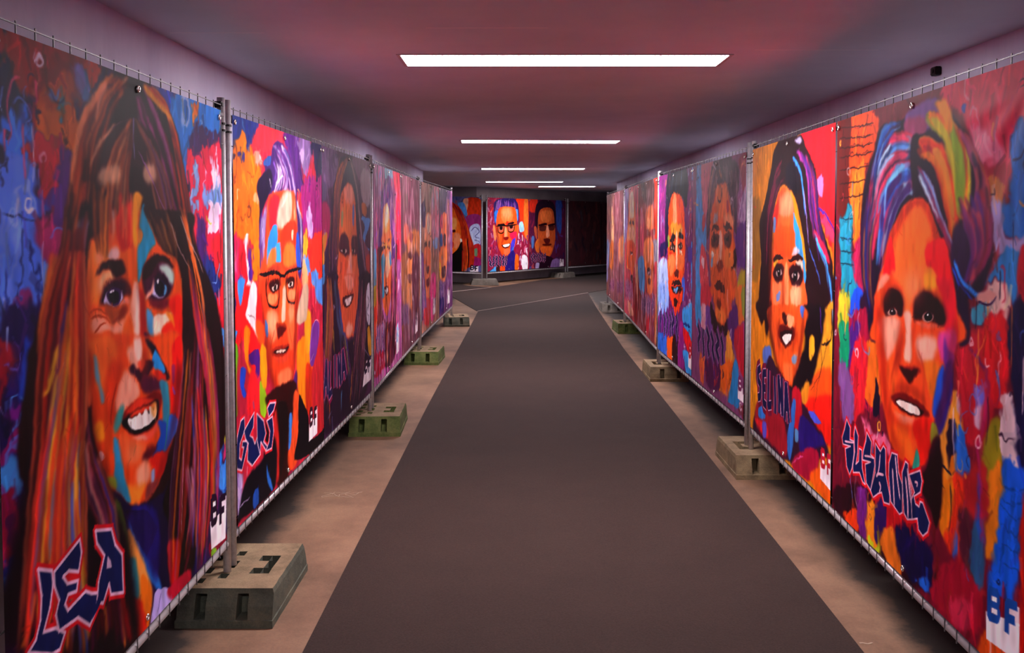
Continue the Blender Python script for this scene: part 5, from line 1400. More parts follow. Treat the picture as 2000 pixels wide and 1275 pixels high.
ART['quiff'] = [  # print 1.71 x 1.66 m, points in mm from its top left corner
('p','5aa0e0',6,1,[152,-7,326,-5,362,324,470,392,521,616,328,1000,152,1013]),
('p','d07088',10,1,[327,3,767,-4,623,206,511,392,383,325]),
('p','c84a58',6,1,[365,392,470,392,433,509,383,501]),
('p','8a2a48',10,1,[1510,26,1798,24,1807,221,1639,257,1575,143]),
('p','a88ab0',10,1,[1638,236,1807,221,1817,451,1589,453,1526,368]),
('b',71,30,'c8a8c8 8a5a98 6a3a70 b88ab0',30,120,0.6,[1456,173,1805,187,1818,479,1470,482]),
('p','5a2a78',10,1,[1470,482,1817,451,1829,723,1602,735,1479,683]),
('p','a8942c',10,1,[1543,766,1801,718,1836,882,1550,905]),
('p','e0505a',8,1,[312,647,480,625,611,834,617,977,328,1000]),
('p','e8c8d0',5,1,[358,705,442,693,445,760,360,764]),
('b',72,26,'c82438 e86070 e8c0c8 8a3a70',20,80,0.7,[318,766,646,734,657,974,328,1000]),
('p','4a3044',8,1,[693,39,915,-11,1259,3,1513,83,1492,296,1471,496,1375,454,1270,262,1064,166,815,220,706,329,598,540,536,508,548,310]),
('h',73,26,'6a4a60 c88a78 4a3050 8a6a80',8,[769,28,621,182,556,508],[920,114,777,218,673,458]),
('h',74,40,'5a4a50 8a7078 3a2c3a a8848c 6a4a58',9,[805,-2,918,67,1133,168],[1388,33,1456,166,1466,396]),
('p','e0642c',8,1,[1064,167,851,189,780,282,670,393,637,539,647,751,810,962,1427,914,1480,712,1411,555,1374,425,1271,292,1202,201]),
('p','e87a38',18,1,[851,205,1202,201,1209,365,933,394]),
('p','b8a0a8',8,1,[803,378,895,355,897,417,768,441]),
('p','c03a48',6,1,[1205,290,1256,306,1258,366,1191,350]),
('p','f0986a',14,1,[1074,394,1340,381,1407,454,1213,455]),
('p','4a2420',6,1,[694,490,787,449,935,456,955,487,789,481]),
('p','4a2420',6,1,[1094,455,1212,440,1344,469,1345,491,1146,474]),
('p','5c2c24',10,1,[696,538,827,504,974,526,942,604,718,610]),
('p','5c2c24',10,1,[1114,516,1248,492,1346,527,1301,587,1151,583]),
('p','e07048',6,1,[733,497,919,495,901,507,752,513]),
('p','1c1010',3,1,[773,549,866,539,886,563,793,568]),
('p','1c1010',3,1,[1183,534,1266,529,1267,551,1201,556]),
('p','f4c0a8',9,1,[973,503,1044,502,1058,655,974,673]),
('p','f08a50',16,1,[680,627,943,628,910,707,724,731]),
('p','f0e0d8',6,1,[701,651,796,648,760,689,702,683]),
('p','8ab0d8',5,1,[691,692,761,697,725,755,686,749]),
('p','e88038',18,1,[1153,614,1382,614,1387,716,1158,727]),
('p','2a1410',5,1,[1414,613,1475,604,1466,741,1388,753,1355,718,1417,686]),
('p','8a3018',9,1,[892,708,1053,693,1107,737,985,774,912,746]),
('p','4a1814',6,1,[825,862,989,843,1147,871,1132,911,992,925,845,908]),
('p','f0b8a0',4,1,[918,879,1061,877,1079,903,956,912]),
('s','a03c1c',5,1,7,4,[875,740,766,825,732,908]),
('s','a03c1c',5,1,7,4,[1124,736,1229,813,1265,886]),
('p','d86030',12,1,[1387,716,1483,769,1427,914,1267,927]),
('p','d87030',10,1,[1486,844,1806,823,1812,959,1617,1069,1492,974]),
('p','8a9040',10,1,[1637,862,1807,836,1813,986,1673,1014]),
('p','48a0dc',5,1,[149,934,346,921,337,1203,161,1222]),
('p','d8384c',8,1,[346,921,692,898,660,1047,375,1089]),
('p','e0a8b8',8,1,[374,1063,540,1049,507,1227,359,1227]),
('p','7a4aa0',8,1,[540,1066,699,1051,745,1217,548,1239]),
('p','2c1420',8,1,[678,1013,852,1062,1037,1130,1241,1086,1399,982,1434,1066,1278,1172,969,1215,743,1169]),
('p','e0602c',8,1,[692,898,1424,848,1397,938,1272,1053,1141,1126,1002,1141,891,1105,812,1001]),
('p','f0843c',14,1,[851,1038,1102,1016,1174,1093,1001,1126]),
('p','7a2c14',10,1,[904,970,1030,968,1014,1023,924,1024]),
('p','4a1814',5,1,[864,902,1097,916,1165,896,1130,868,1060,858,881,869]),
('p','5a2a70',12,1,[1240,1071,1491,952,1559,1125,1314,1242]),
('p','c02438',10,1,[1436,1124,1733,1077,1771,1295,1690,1391,1506,1290]),
('p','b04a98',8,1,[1704,1067,1817,1061,1829,1341,1744,1326]),
('p','e89a3c',8,1,[1244,1146,1378,1234,1446,1342,1263,1579,985,1581,1051,1446,1184,1319]),
('p','e86a1c',14,1,[1014,1420,1414,1332,1326,1523,1128,1603,984,1550]),
('s','2a1430',3,1,9,5,[1362,1236,1412,1273,1415,1346,1293,1514,1264,1602]),
('p','2c88c8',6,1,[1445,1327,1569,1338,1607,1518,1581,1609,1297,1611,1326,1523]),
('p','581c50',10,1,[557,1438,977,1394,1021,1575,764,1635,563,1587]),
('p','e8703c',8,1,[326,1436,515,1410,483,1633,356,1629]),
('b',75,20,'c02438 7a2a90 3a1c50 e86a3a',20,100,0.7,[348,1450,977,1394,985,1581,356,1637]),
('p','7a3040',6,1,[1610,1575,1811,1551,1842,1634,1612,1631]),
('z',401,50,'e8d0e0 2a1438 d84a68 8ab0e0 f0a060',14,60,240,[-50,-50,1900,-50,1900,1800,-50,1800]),
('x',201,10,320,90,0.3,0.55),
('w','~','281c4c','e0b0cc',12,'7a3a80',[206,1217,1144,1195,1187,1395,216,1442]),
('l','7a2a60',[1572,1409,1781,1397,1789,1555,1572,1546]),
]
ART['beard'] = [  # print 1.71 x 1.66 m, points in mm from its top left corner
('b',81,50,'b02a70 d84a98 5a2070 8a2a88 c83a60',30,140,0.8,[-159,-11,569,-19,540,733,-55,754]),
('p','2a1c50',8,1,[80,663,473,622,478,735,154,789]),
('p','c01c2c',4,1,[154,779,416,769,386,822,156,832]),
('b',82,50,'c86ab8 e84a98 9ac4f0 f0e0f0 e03050 5aa0e0',30,120,0.85,[1427,-13,1830,-27,1876,1013,1449,1047]),
('p','4aa4e8',6,1,[1674,622,1859,617,1876,1013,1715,1026]),
('p','5a3a98',8,1,[1506,654,1721,630,1750,744,1560,752]),
('p','a8b8e0',10,1,[19,838,543,794,557,1116,-37,1162]),
('b',83,20,'e8e8f8 6a80c8 c8a8d0 3a50a0',20,90,0.7,[19,838,543,794,557,1116,-37,1162]),
('p','1c2030',7,1,[509,19,922,-11,1453,6,1489,262,1391,316,1311,240,987,185,701,227,587,386,459,304]),
('h',84,40,'3a4a58 1c2430 5a7080 2a3440 141820',8,[750,10,695,107,581,265],[1404,22,1409,151,1416,298]),
('p','2a1a40',6,1,[456,242,614,306,597,630,441,613]),
('p','f05a1c',6,1,[987,180,759,208,614,306,593,528,545,835,679,1107,1295,1059,1397,796,1418,573,1356,315,1205,210]),
('p','f4a06a',10,1,[818,229,988,214,1001,504,829,486]),
('s','fbe0c8',6,1,14,9,[933,232,932,466]),
('s','c83018',4,1,7,5,[1088,235,1086,427]),
('p','f0a030',14,1,[710,447,1269,464,1220,539,774,546]),
('p','241014',5,1,[657,598,773,541,919,554,863,594,718,617]),
('p','241014',5,1,[1085,541,1192,516,1325,547,1326,585,1141,569]),
('p','8ab040',5,1,[582,549,643,568,629,659,568,651]),
('p','3a1818',6,1,[660,679,777,615,922,642,867,692]),
('p','3a1818',6,1,[1089,628,1276,614,1304,660,1145,674]),
('p','f0d0b8',3,1,[720,665,825,646,866,668,780,681]),
('p','f0d0b8',3,1,[1128,646,1234,633,1267,650,1172,662]),
('p','100808',2,1,[761,652,825,648,826,674,768,675]),
('p','100808',2,1,[1171,637,1234,633,1230,657,1177,659]),
('p','d82818',5,1,[661,699,839,713,782,735,662,729]),
('p','f0e8e0',4,1,[1146,683,1305,688,1227,714]),
('p','fbc8a0',7,1,[946,543,1025,542,1037,812,959,836]),
('p','f08a50',14,1,[603,751,897,721,847,881,639,892]),
('p','f07a3c',14,1,[1093,723,1357,705,1336,817,1126,847]),
('p','601c14',7,1,[903,858,1098,838,1101,896,934,905]),
('p','30141c',7,1,[793,983,963,933,1157,931,1265,971,1215,1032,1053,1063,883,1056]),
('p','6ab4e8',4,1,[881,1012,1105,992,1079,1027,940,1040]),
('s','3a0e10',6,1,12,12,[667,830,624,953,679,1107]),
('s','3a0e10',6,1,12,12,[1361,797,1341,929,1295,1059]),
('p','4a70d8',5,1,[1288,904,1402,907,1373,1053,1285,1059]),
('p','8aa8e0',8,1,[-41,1063,553,1023,562,1238,-30,1325]),
('b',85,26,'e8f0ff 5a88d0 e8a050 b02a60 3a50a0',20,90,0.8,[-112,1068,553,1023,563,1258,-100,1353]),
('p','f04a1c',7,1,[675,1015,1291,974,1270,1088,1115,1216,948,1237,801,1166]),
('p','2a1214',5,1,[794,1007,1239,977,1214,1017,1024,1045,825,1045]),
('p','6ab4e8',4,1,[881,1011,1105,996,1052,1030,940,1039]),
('p','301014',5,1,[914,1102,1082,1094,1030,1166,946,1173]),
('s','3a1014',6,1,14,10,[645,1017,711,1164,920,1245]),
('s','3a1014',6,1,14,10,[1317,972,1270,1088,1142,1214]),
('p','4aa4e4',6,1,[1326,1159,1879,1074,1870,1390,1611,1378,1410,1318]),
('p','24388a',5,1,[1356,1268,1606,1260,1607,1287,1434,1297]),
('b',86,24,'e0e8f8 e04a60 5a3a98 d8a0c0',20,80,0.8,[1420,965,1827,938,1834,1078,1403,1170]),
('p','3a6ac8',8,1,[-57,1525,510,1480,518,1665,-14,1695]),
('b',87,14,'8ab0f0 1c3a90 5a88e0',20,90,0.8,[-56,1536,511,1490,518,1665,-14,1706]),
('p','f0641c',6,1,[541,1476,842,1441,880,1635,549,1651]),
('p','3a1020',8,1,[842,1451,1176,1382,1134,1657,822,1653]),
('p','9a2a88',8,1,[1148,1347,1357,1277,1373,1659,1107,1661]),
('p','e0202c',5,1,[1399,1310,1825,1396,1851,1481,1616,1495,1413,1402]),
('p','48a0e0',6,1,[1366,1492,1616,1495,1766,1635,1475,1644]),
('z',402,50,'e8d0e0 2a1438 d84a68 8ab0e0 f0a060',14,60,240,[-50,-50,1900,-50,1900,1800,-50,1800]),
('x',202,10,320,90,0.3,0.55),
('w','~','281c50','e8c0dc',12,'6a2a88',[107,1279,1142,1204,1124,1427,83,1509]),
('l','c02040',[1584,1417,1825,1405,1834,1616,1582,1600]),
]
ART['paleskin'] = [  # print 1.65 x 1.66 m, points in mm from its top left corner
('b',91,50,'e08ab0 a86ac0 8ab0e0 d84a78 c8a0d0 e8c0d8',40,200,0.8,[110,18,558,6,399,697,80,686]),
('p','9ac0d8',6,1,[646,-17,1138,-11,1060,69,870,58,642,81]),
('p','e8244c',8,1,[1138,-11,1583,-14,1628,210,1915,245,1892,751,1282,729,1242,481,1305,217,1158,91]),
('b',92,40,'e02848 c01c50 f06a90 e8903c 6a6ac8 b02a80',40,200,0.75,[1158,91,1917,189,1862,750,1230,728]),
('p','6a2048',10,1,[1583,-7,2171,-14,1915,245,1685,195]),
('p','6a3488',7,1,[823,54,508,158,372,392,276,693,1334,731,1043,454,1078,223,962,99]),
('h',93,30,'7a4a98 5a2a70 a85ab0 3a1c50',8,[823,61,462,237,317,694],[869,77,633,270,484,700]),
('h',94,30,'7a4a98 c85a90 5a2a70 b0a0d8',8,[870,58,1005,224,1334,731],[916,75,955,263,982,719]),
('p','f4a05a',6,1,[699,287,543,331,494,476,462,700,982,719,967,511,903,353,813,291]),
('p','fbd8b8',16,1,[631,318,812,304,853,416,624,464]),
('p','f07a3c',16,1,[492,524,967,517,963,606,467,595]),
('p','4a1c28',5,1,[467,601,553,588,618,605]),
('p','4a1c28',5,1,[776,583,847,566,930,587]),
('p','3a1420',8,1,[465,637,617,629,636,685,485,679]),
('p','3a1420',8,1,[751,633,891,624,912,668,773,664]),
('p','6ab0e0',6,1,[-16,698,137,649,123,939,3,930]),
('p','e8c030',5,1,[-15,929,124,921,117,1083,-4,1072]),
('p','5a1c34',8,1,[198,651,558,663,410,940,533,1197,1044,1228,1227,683,1392,688,1208,1098,1105,1605,130,1467,213,1018]),
('p','f0703c',6,1,[389,695,954,675,940,976,784,1143,638,1184,503,1118,410,940]),
('p','f4b890',10,1,[660,704,915,694,871,851,688,861]),
('p','3aa0c8',5,1,[421,715,625,713,547,892,577,1009,473,1039,426,884]),
('p','4a90c0',4,1,[886,673,991,696,948,805,882,772]),
('p','e8e0e0',3,1,[599,972,741,962,697,989,598,996]),
('p','5a1020',5,1,[579,951,770,955,717,1010,598,1001]),
('p','f0e4e4',3,1,[613,969,741,967,697,994,612,994]),
('s','8a2414',3,1,7,4,[702,872,651,917,743,928]),
('h',95,40,'e0641c b02a2c 5a1428 8a1c40 f08a30',9,[167,650,90,1009,9,1450],[423,658,341,1029,385,1485]),
('h',96,40,'4a1838 8a2a58 c83a50 2a1430 e06a3c',9,[954,675,893,1173,799,1622],[1392,688,1290,1105,1185,1616]),
('s','f07a1c',5,1,20,14,[744,1218,698,1430,727,1581]),
('s','f0a828',5,1,14,8,[768,1478,713,1589]),
('p','e83a1c',6,1,[-4,1090,116,1101,71,1423,-18,1375]),
('p','b01c40',8,1,[-48,1389,522,1455,515,1599,-56,1566]),
('b',97,16,'e04a80 8a1838 5a1c50 c8c0e0',30,120,0.8,[-48,1398,590,1474,584,1609,-27,1579]),
('p','c0e0f0',5,1,[1237,1351,1380,1324,1375,1430,1228,1560]),
('b',98,16,'e88ab0 a8c0e8 c83a58 f0e0f0',30,160,0.8,[1224,746,1738,765,1442,1438,1230,1518]),
('z',403,50,'e8d0e0 2a1438 d84a68 8ab0e0 f0a060',14,60,240,[-50,-50,1900,-50,1900,1800,-50,1800]),
('x',203,10,320,90,0.3,0.55),
('w','~','3a2a68','e8d0ec',16,'a02a58',[111,1210,567,1220,591,1465,71,1423]),
('l','8ab0d8',[1245,1352,1429,1351,1402,1572,1235,1582]),
]
ART['dullman'] = [  # print 1.65 x 1.66 m, points in mm from its top left corner
('b',99,60,'5a3a40 7a5a4a 4a2a38 8a4a58 6a5a50',60,300,0.8,[262,5,1553,-45,1515,798,228,751]),
('p','4a4038',14,1,[436,184,825,129,885,294,493,299]),
('p','b84a38',14,1,[241,458,611,489,605,636,234,628]),
('p','6a3044',16,1,[631,47,1474,14,1536,334,1159,430,616,386]),
('p','c06a34',20,1,[609,548,1527,544,1593,801,535,763]),
('p','7a2c28',10,1,[740,534,1011,568,869,642,671,608]),
('p','9a5a38',16,1,[-16,762,1433,741,1531,1283,56,1161]),
('p','c8743c',14,1,[400,823,970,824,897,1230,481,1219]),
('p','5a2c24',8,1,[494,931,856,951,799,1031,541,1015]),
('p','3a1c1c',8,1,[554,726,865,736,863,796,551,784]),
('p','5a2a38',14,1,[915,822,1551,822,1401,1450,944,1404]),
('b',100,40,'8a3a68 6a2a48 a05a78 c06a38 3a3a70',40,200,0.75,[-35,1175,1408,1298,1274,1638,-228,1566]),
('z',404,50,'e8d0e0 2a1438 d84a68 8ab0e0 f0a060',14,60,240,[-50,-50,1900,-50,1900,1800,-50,1800]),
('x',204,10,320,90,0.3,0.55),
('w','~','3a2450','b88aa8',16,'5a2a48',[-80,1182,482,1208,472,1415,-132,1362]),
('l','8a6a80',[1147,1375,1381,1372,1348,1571,1115,1582]),
]
ART['paleman'] = [  # print 1.84 x 1.66 m, points in mm from its top left corner
('b',101,50,'b8907a 9a7060 c8a890 8a5a60 d8b8a0',60,300,0.85,[-99,-43,1364,-23,1183,322,-113,333]),
('p','e090a8',8,1,[1025,161,1363,5,1898,-14,1876,608,1009,595]),
('b',102,40,'f4e0ec e84a78 f0b0c8 b8c8e8',50,240,0.85,[1029,52,1944,4,1866,876,1081,847]),
('p','8ab0e8',6,1,[1171,653,1691,644,1597,766,1251,747]),
('p','4a3058',10,1,[-10,266,339,210,401,466,118,481]),
('p','f0a078',8,1,[479,345,937,360,972,504,880,840,316,819,326,551]),
('p','f8d8c0',12,1,[552,362,858,379,851,557,546,536]),
('p','3a2420',7,1,[286,678,467,665,537,762,318,764]),
('p','3a2420',7,1,[691,679,847,673,828,762,673,757]),
('p','7a4a78',12,1,[-198,823,230,840,320,1438,-222,1466]),
('p','f07a48',8,1,[233,760,881,780,801,1257,557,1322,385,1226]),
('p','3a1418',5,1,[511,947,751,958,712,1026,509,1015]),
('p','5a1420',5,1,[448,1094,745,1098,706,1180,503,1166]),
('p','c83038',8,1,[212,1321,798,1341,726,1617,203,1562]),
('b',103,40,'c8a0d0 8a5a98 e8d8f0 5a3a78 d85a70',40,160,0.75,[-158,1135,443,1217,202,1589,-226,1569]),
('p','e84a90',10,1,[868,1119,1392,1092,1307,1559,914,1579]),
('p','f0f0f8',4,1,[1206,1403,1381,1388,1307,1559,1174,1546]),
('z',405,50,'e8d0e0 2a1438 d84a68 8ab0e0 f0a060',14,60,240,[-50,-50,1900,-50,1900,1800,-50,1800]),
('x',205,10,320,90,0.3,0.55),
('w','~','4a2a70','e8d0ec',16,'8a4a88',[-159,1174,444,1190,436,1408,-168,1393]),
('l','c8a8c8',[1128,1367,1395,1367,1362,1549,1121,1556]),
]
ART['darkman'] = [  # print 1.84 x 1.66 m, points in mm from its top left corner
('p','4a2058',10,1,[141,8,1387,-16,1378,241,131,296]),
('p','e06a3c',10,1,[419,354,1041,329,1376,306,1355,924,158,881]),
('p','c02a58',10,1,[128,375,419,354,413,514,123,512]),
('p','2a4a90',8,1,[120,610,410,614,405,754,115,747]),
('p','3a1420',8,1,[560,616,870,621,865,766,606,749]),
('p','8a4a58',8,1,[1045,225,1437,197,1412,926,1076,914]),
('p','e07a40',8,1,[49,811,1002,841,820,1212,185,1190]),
('p','4a1c28',6,1,[344,1041,826,1048,739,1174,370,1169]),
('p','e8b030',5,1,[-102,959,118,968,110,1185,-110,1172]),
('b',104,50,'8a5a90 a87aa8 5a2a68 c8a0c8 4a2a80',40,160,0.85,[-392,1170,1521,1253,1414,1676,-407,1572]),
('p','3a2070',8,1,[-119,1416,647,1444,480,1624,-125,1598]),
('z',406,50,'e8d0e0 2a1438 d84a68 8ab0e0 f0a060',14,60,240,[-50,-50,1900,-50,1900,1800,-50,1800]),
('x',206,10,320,90,0.3,0.55),
('w','~','4a2a70','e0c8e8',16,'7a4a80',[-323,1189,655,1226,648,1428,-331,1399]),
('l','e8e0e8',[1086,1395,1406,1400,1363,1585,1080,1578]),
]
ART['duskman'] = [  # print 1.90 x 1.66 m, points in mm from its top left corner
('b',111,50,'a03028 7a2424 b8482c 6a2a30 8a3c30',60,300,0.85,[273,-16,2004,-1,2084,861,500,935]),
('p','c03018',12,1,[1444,14,2004,-1,2037,587,1615,595]),
('p','5a3a38',14,1,[359,-13,1512,1,1526,241,624,225]),
('p','c8683c',18,1,[946,296,1529,287,1541,503,959,508]),
('p','e0905a',12,1,[1028,394,1396,411,1330,489,957,476]),
('p','c84a60',12,1,[205,322,634,393,665,927,329,943]),
('p','6a7080',10,1,[1548,627,1946,633,1893,836,1630,855]),
('p','d8743c',14,1,[731,661,1477,597,1563,885,746,924]),
('p','5a2420',8,1,[1036,524,1259,522,1262,569,1039,572]),
('p','5a2420',8,1,[1541,503,1711,502,1714,555,1544,557]),
('p','4a90d0',6,1,[21,879,670,843,785,1196,303,1251,31,1044]),
('p','c8602c',10,1,[950,899,1619,833,1557,1123,1230,1201,1052,1120]),
('p','3a1a1c',6,1,[1042,942,1424,923,1386,988,1133,1003]),
('p','c8a0b0',4,1,[1114,976,1301,966,1261,991,1132,995]),
('p','4a2420',6,1,[1135,1040,1388,1025,1350,1082,1181,1093]),
('p','b03038',10,1,[1622,886,1999,851,2019,1193,1639,1170]),
('b',112,50,'8a4a80 a86a98 6a2a60 b02a40 5a3a68',40,180,0.85,[353,1248,1943,1147,1968,1595,373,1588]),
('p','b01c2c',6,1,[891,1438,1243,1423,1211,1613,901,1620]),
('p','d8783c',6,1,[1835,1225,1983,1196,1967,1578,1742,1605]),
('z',407,50,'e8d0e0 2a1438 d84a68 8ab0e0 f0a060',14,60,240,[-50,-50,1900,-50,1900,1800,-50,1800]),
('x',207,10,320,90,0.3,0.55),
('w','~','4a2a58','c89ab8',16,'7a3a68',[405,1284,1641,1206,1649,1357,414,1444]),
('l','d8c8d0',[1871,1449,2019,1442,2026,1571,1877,1571]),
]
ART['blondwoman'] = [  # print 1.90 x 1.66 m, points in mm from its top left corner
('p','8a7ab0',8,1,[-64,-71,704,-53,503,368,286,652,-19,657]),
('b',113,30,'b0a0c8 5a4a88 c87aa0 8ab0d0',40,200,0.8,[-63,-61,592,-47,404,650,18,657]),
('p','d84a68',10,1,[704,-53,2182,-16,2239,943,1597,973,1457,261,1245,70,713,84]),
('b',114,40,'e06a80 c83a58 e88a90 b84a78',60,260,0.8,[1440,-17,2354,-1,2316,788,1636,811]),
('p','6a80b8',8,1,[1918,802,2528,824,2534,929,1927,958]),
('p','f4905a',7,1,[1036,59,716,133,673,349,402,610,427,1028,1549,975,1577,629,1512,354,1400,130]),
('p','fbdcc0',14,1,[878,89,1297,100,1314,371,840,370]),
('p','4a2438',6,1,[789,438,1005,428,1040,466,824,472]),
('p','4a2438',6,1,[1184,437,1368,446,1350,479,1187,475]),
('p','fbb890',14,1,[739,526,1472,520,1434,706,860,700]),
('p','f0501c',16,1,[408,710,1483,705,1500,978,543,1022]),
('p','5a1018',6,1,[954,824,1238,815,1343,868,1139,904,979,881]),
('p','fbe8e8',4,1,[1030,841,1239,834,1252,871,1107,886]),
('p','e8602c',7,1,[632,884,1545,851,1440,1006,1210,1105,964,1074]),
('p','3a1420',8,1,[966,1119,1329,1099,1275,1189,971,1197]),
('b',115,60,'a83a70 c86a98 8a2a58 d88ab0 e05a50 701c3c',40,180,0.85,[104,1215,2201,1070,2129,1584,202,1662]),
('p','8a1c24',10,1,[1333,1164,1893,1150,1867,1611,1477,1629]),
('p','f0a088',8,1,[601,1463,1353,1511,1359,1598,741,1612]),
('p','c88a70',10,1,[1608,955,2201,1070,2220,1392,1908,1399]),
('z',408,50,'e8d0e0 2a1438 d84a68 8ab0e0 f0a060',14,60,240,[-50,-50,1900,-50,1900,1800,-50,1800]),
('x',208,10,320,90,0.3,0.55),
('w','~','6a2a60','e8b8d8',18,'a84a78',[177,1246,1334,1185,1346,1381,260,1455]),
('l','f0e0e8',[1909,1419,2140,1415,2149,1572,1918,1564]),
]
ART['faintman'] = [  # print 1.50 x 1.66 m, points in mm from its top left corner
('b',116,50,'8a4a50 6a3440 a05a58 7a4a40 5a2c34',60,300,0.85,[386,-12,1590,2,1591,1050,382,1106]),
('p','c8703c',14,1,[869,693,1570,658,1587,971,886,1000]),
('b',117,40,'a04a58 c0603c 7a2c40 8a5a78',50,220,0.85,[402,952,1781,902,1819,1616,592,1675]),
('p','d8b0c0',4,1,[1583,1480,1761,1478,1767,1585,1588,1589]),
('z',409,50,'e8d0e0 2a1438 d84a68 8ab0e0 f0a060',14,60,240,[-50,-50,1900,-50,1900,1800,-50,1800]),
('x',209,10,320,90,0.3,0.55),
('w','~','5a2a50','c890b0',18,'8a3a58',[573,1324,1609,1259,1619,1428,582,1493]),
]
ART['faintwoman'] = [  # print 1.50 x 1.66 m, points in mm from its top left corner
('b',118,40,'a86a68 c88a70 8a4a58 d89a80 7a3a48',60,300,0.85,[461,-30,1901,-12,1896,1106,124,1189]),
('p','f0b080',10,1,[936,237,1303,288,1400,759,891,770]),
('p','e8782c',10,1,[815,772,1329,760,1278,1135,760,1159]),
('p','8aa0d0',6,1,[102,787,506,778,528,1170,-43,1196]),
('b',119,40,'a04a68 8a5a88 c8783c b06a78 6a2c40',50,220,0.85,[27,1020,1916,952,1956,1688,255,1658]),
('p','b0a8d8',6,1,[27,1020,406,1007,334,1389,-107,1415]),
('p','e8c8b0',4,1,[1630,1419,1865,1417,1827,1579,1607,1583]),
('z',410,50,'e8d0e0 2a1438 d84a68 8ab0e0 f0a060',14,60,240,[-50,-50,1900,-50,1900,1800,-50,1800]),
('x',210,10,320,90,0.3,0.55),
('w','~','6a2a58','d8a0c0',18,'9a4a68',[610,1373,1859,1311,1868,1470,617,1516]),
]
ART['redhair'] = [  # print 1.67 x 1.66 m, points in mm from its top left corner
('b',121,60,'4a4a68 8a3a58 c03a38 7a5ab0 5a6aa8',60,300,0.8,[1050,-5,1679,-5,1675,1761,1403,1761,1349,651]),
('p','d84420',10,1,[1332,51,1660,51,1659,426,1405,539,1331,370]),
('p','e8b090',8,1,[1275,70,1388,51,1350,332,1303,276]),
('p','5a9ad8',6,1,[1162,164,1294,145,1368,389,1312,407]),
('p','a83a80',10,1,[1330,464,1668,426,1667,1027,1442,933]),
('p','c8d0f0',10,1,[1424,670,1631,614,1658,1027,1536,1139,1423,989]),
('s','3a3a88',4,1,14,10,[1442,764,1537,670,1630,764,1536,876,1649,914]),
('s','3a3a88',4,1,12,8,[1517,951,1630,989,1611,1064]),
('p','c8303c',8,1,[1498,1083,1658,1064,1657,1403,1498,1346]),
('p','7a9a78',8,1,[1507,1177,1583,1139,1582,1309,1516,1290]),
('p','a02870',10,1,[1404,1328,1657,1365,1657,1516,1422,1497]),
('p','b8381c',8,1,[507,14,881,51,1050,136,1218,276,1368,651,1442,876,1517,1139,1497,1516,1347,1591,988,1780,311,1780]),
('h',122,50,'d8481c 8a1c24 b83028 f06a28 5a1430 c02a50',14,[1050,145,1255,501,1329,914],[1218,276,1405,764,1497,1403]),
('p','f0762c',8,1,[993,220,1124,426,1208,651,1226,914,1178,1177,1046,1328,501,1403,506,239]),
('p','f4a860',24,1,[993,501,1124,501,1104,764,992,764]),
('p','5a1c14',8,1,[992,764,1086,736,1095,792,992,801]),
('p','f0946a',24,1,[1067,839,1198,839,1179,1102,1066,1139]),
('p','c83020',8,1,[991,1008,1057,1027,1047,1139,990,1139]),
('p','f8e0d0',8,1,[1207,933,1245,951,1245,1027,1213,1036]),
('p','1c0e14',10,1,[990,1365,1141,1177,1254,1027,1290,1761,988,1780]),
('h',123,40,'e84a1c f0782c 5a1420 c02c1c 2a1018',14,[1235,951,1253,1328,1233,1761],[1367,914,1404,1328,1365,1761]),
('l','2a1020',[1422,1525,1610,1506,1606,1708,1421,1715]),
]
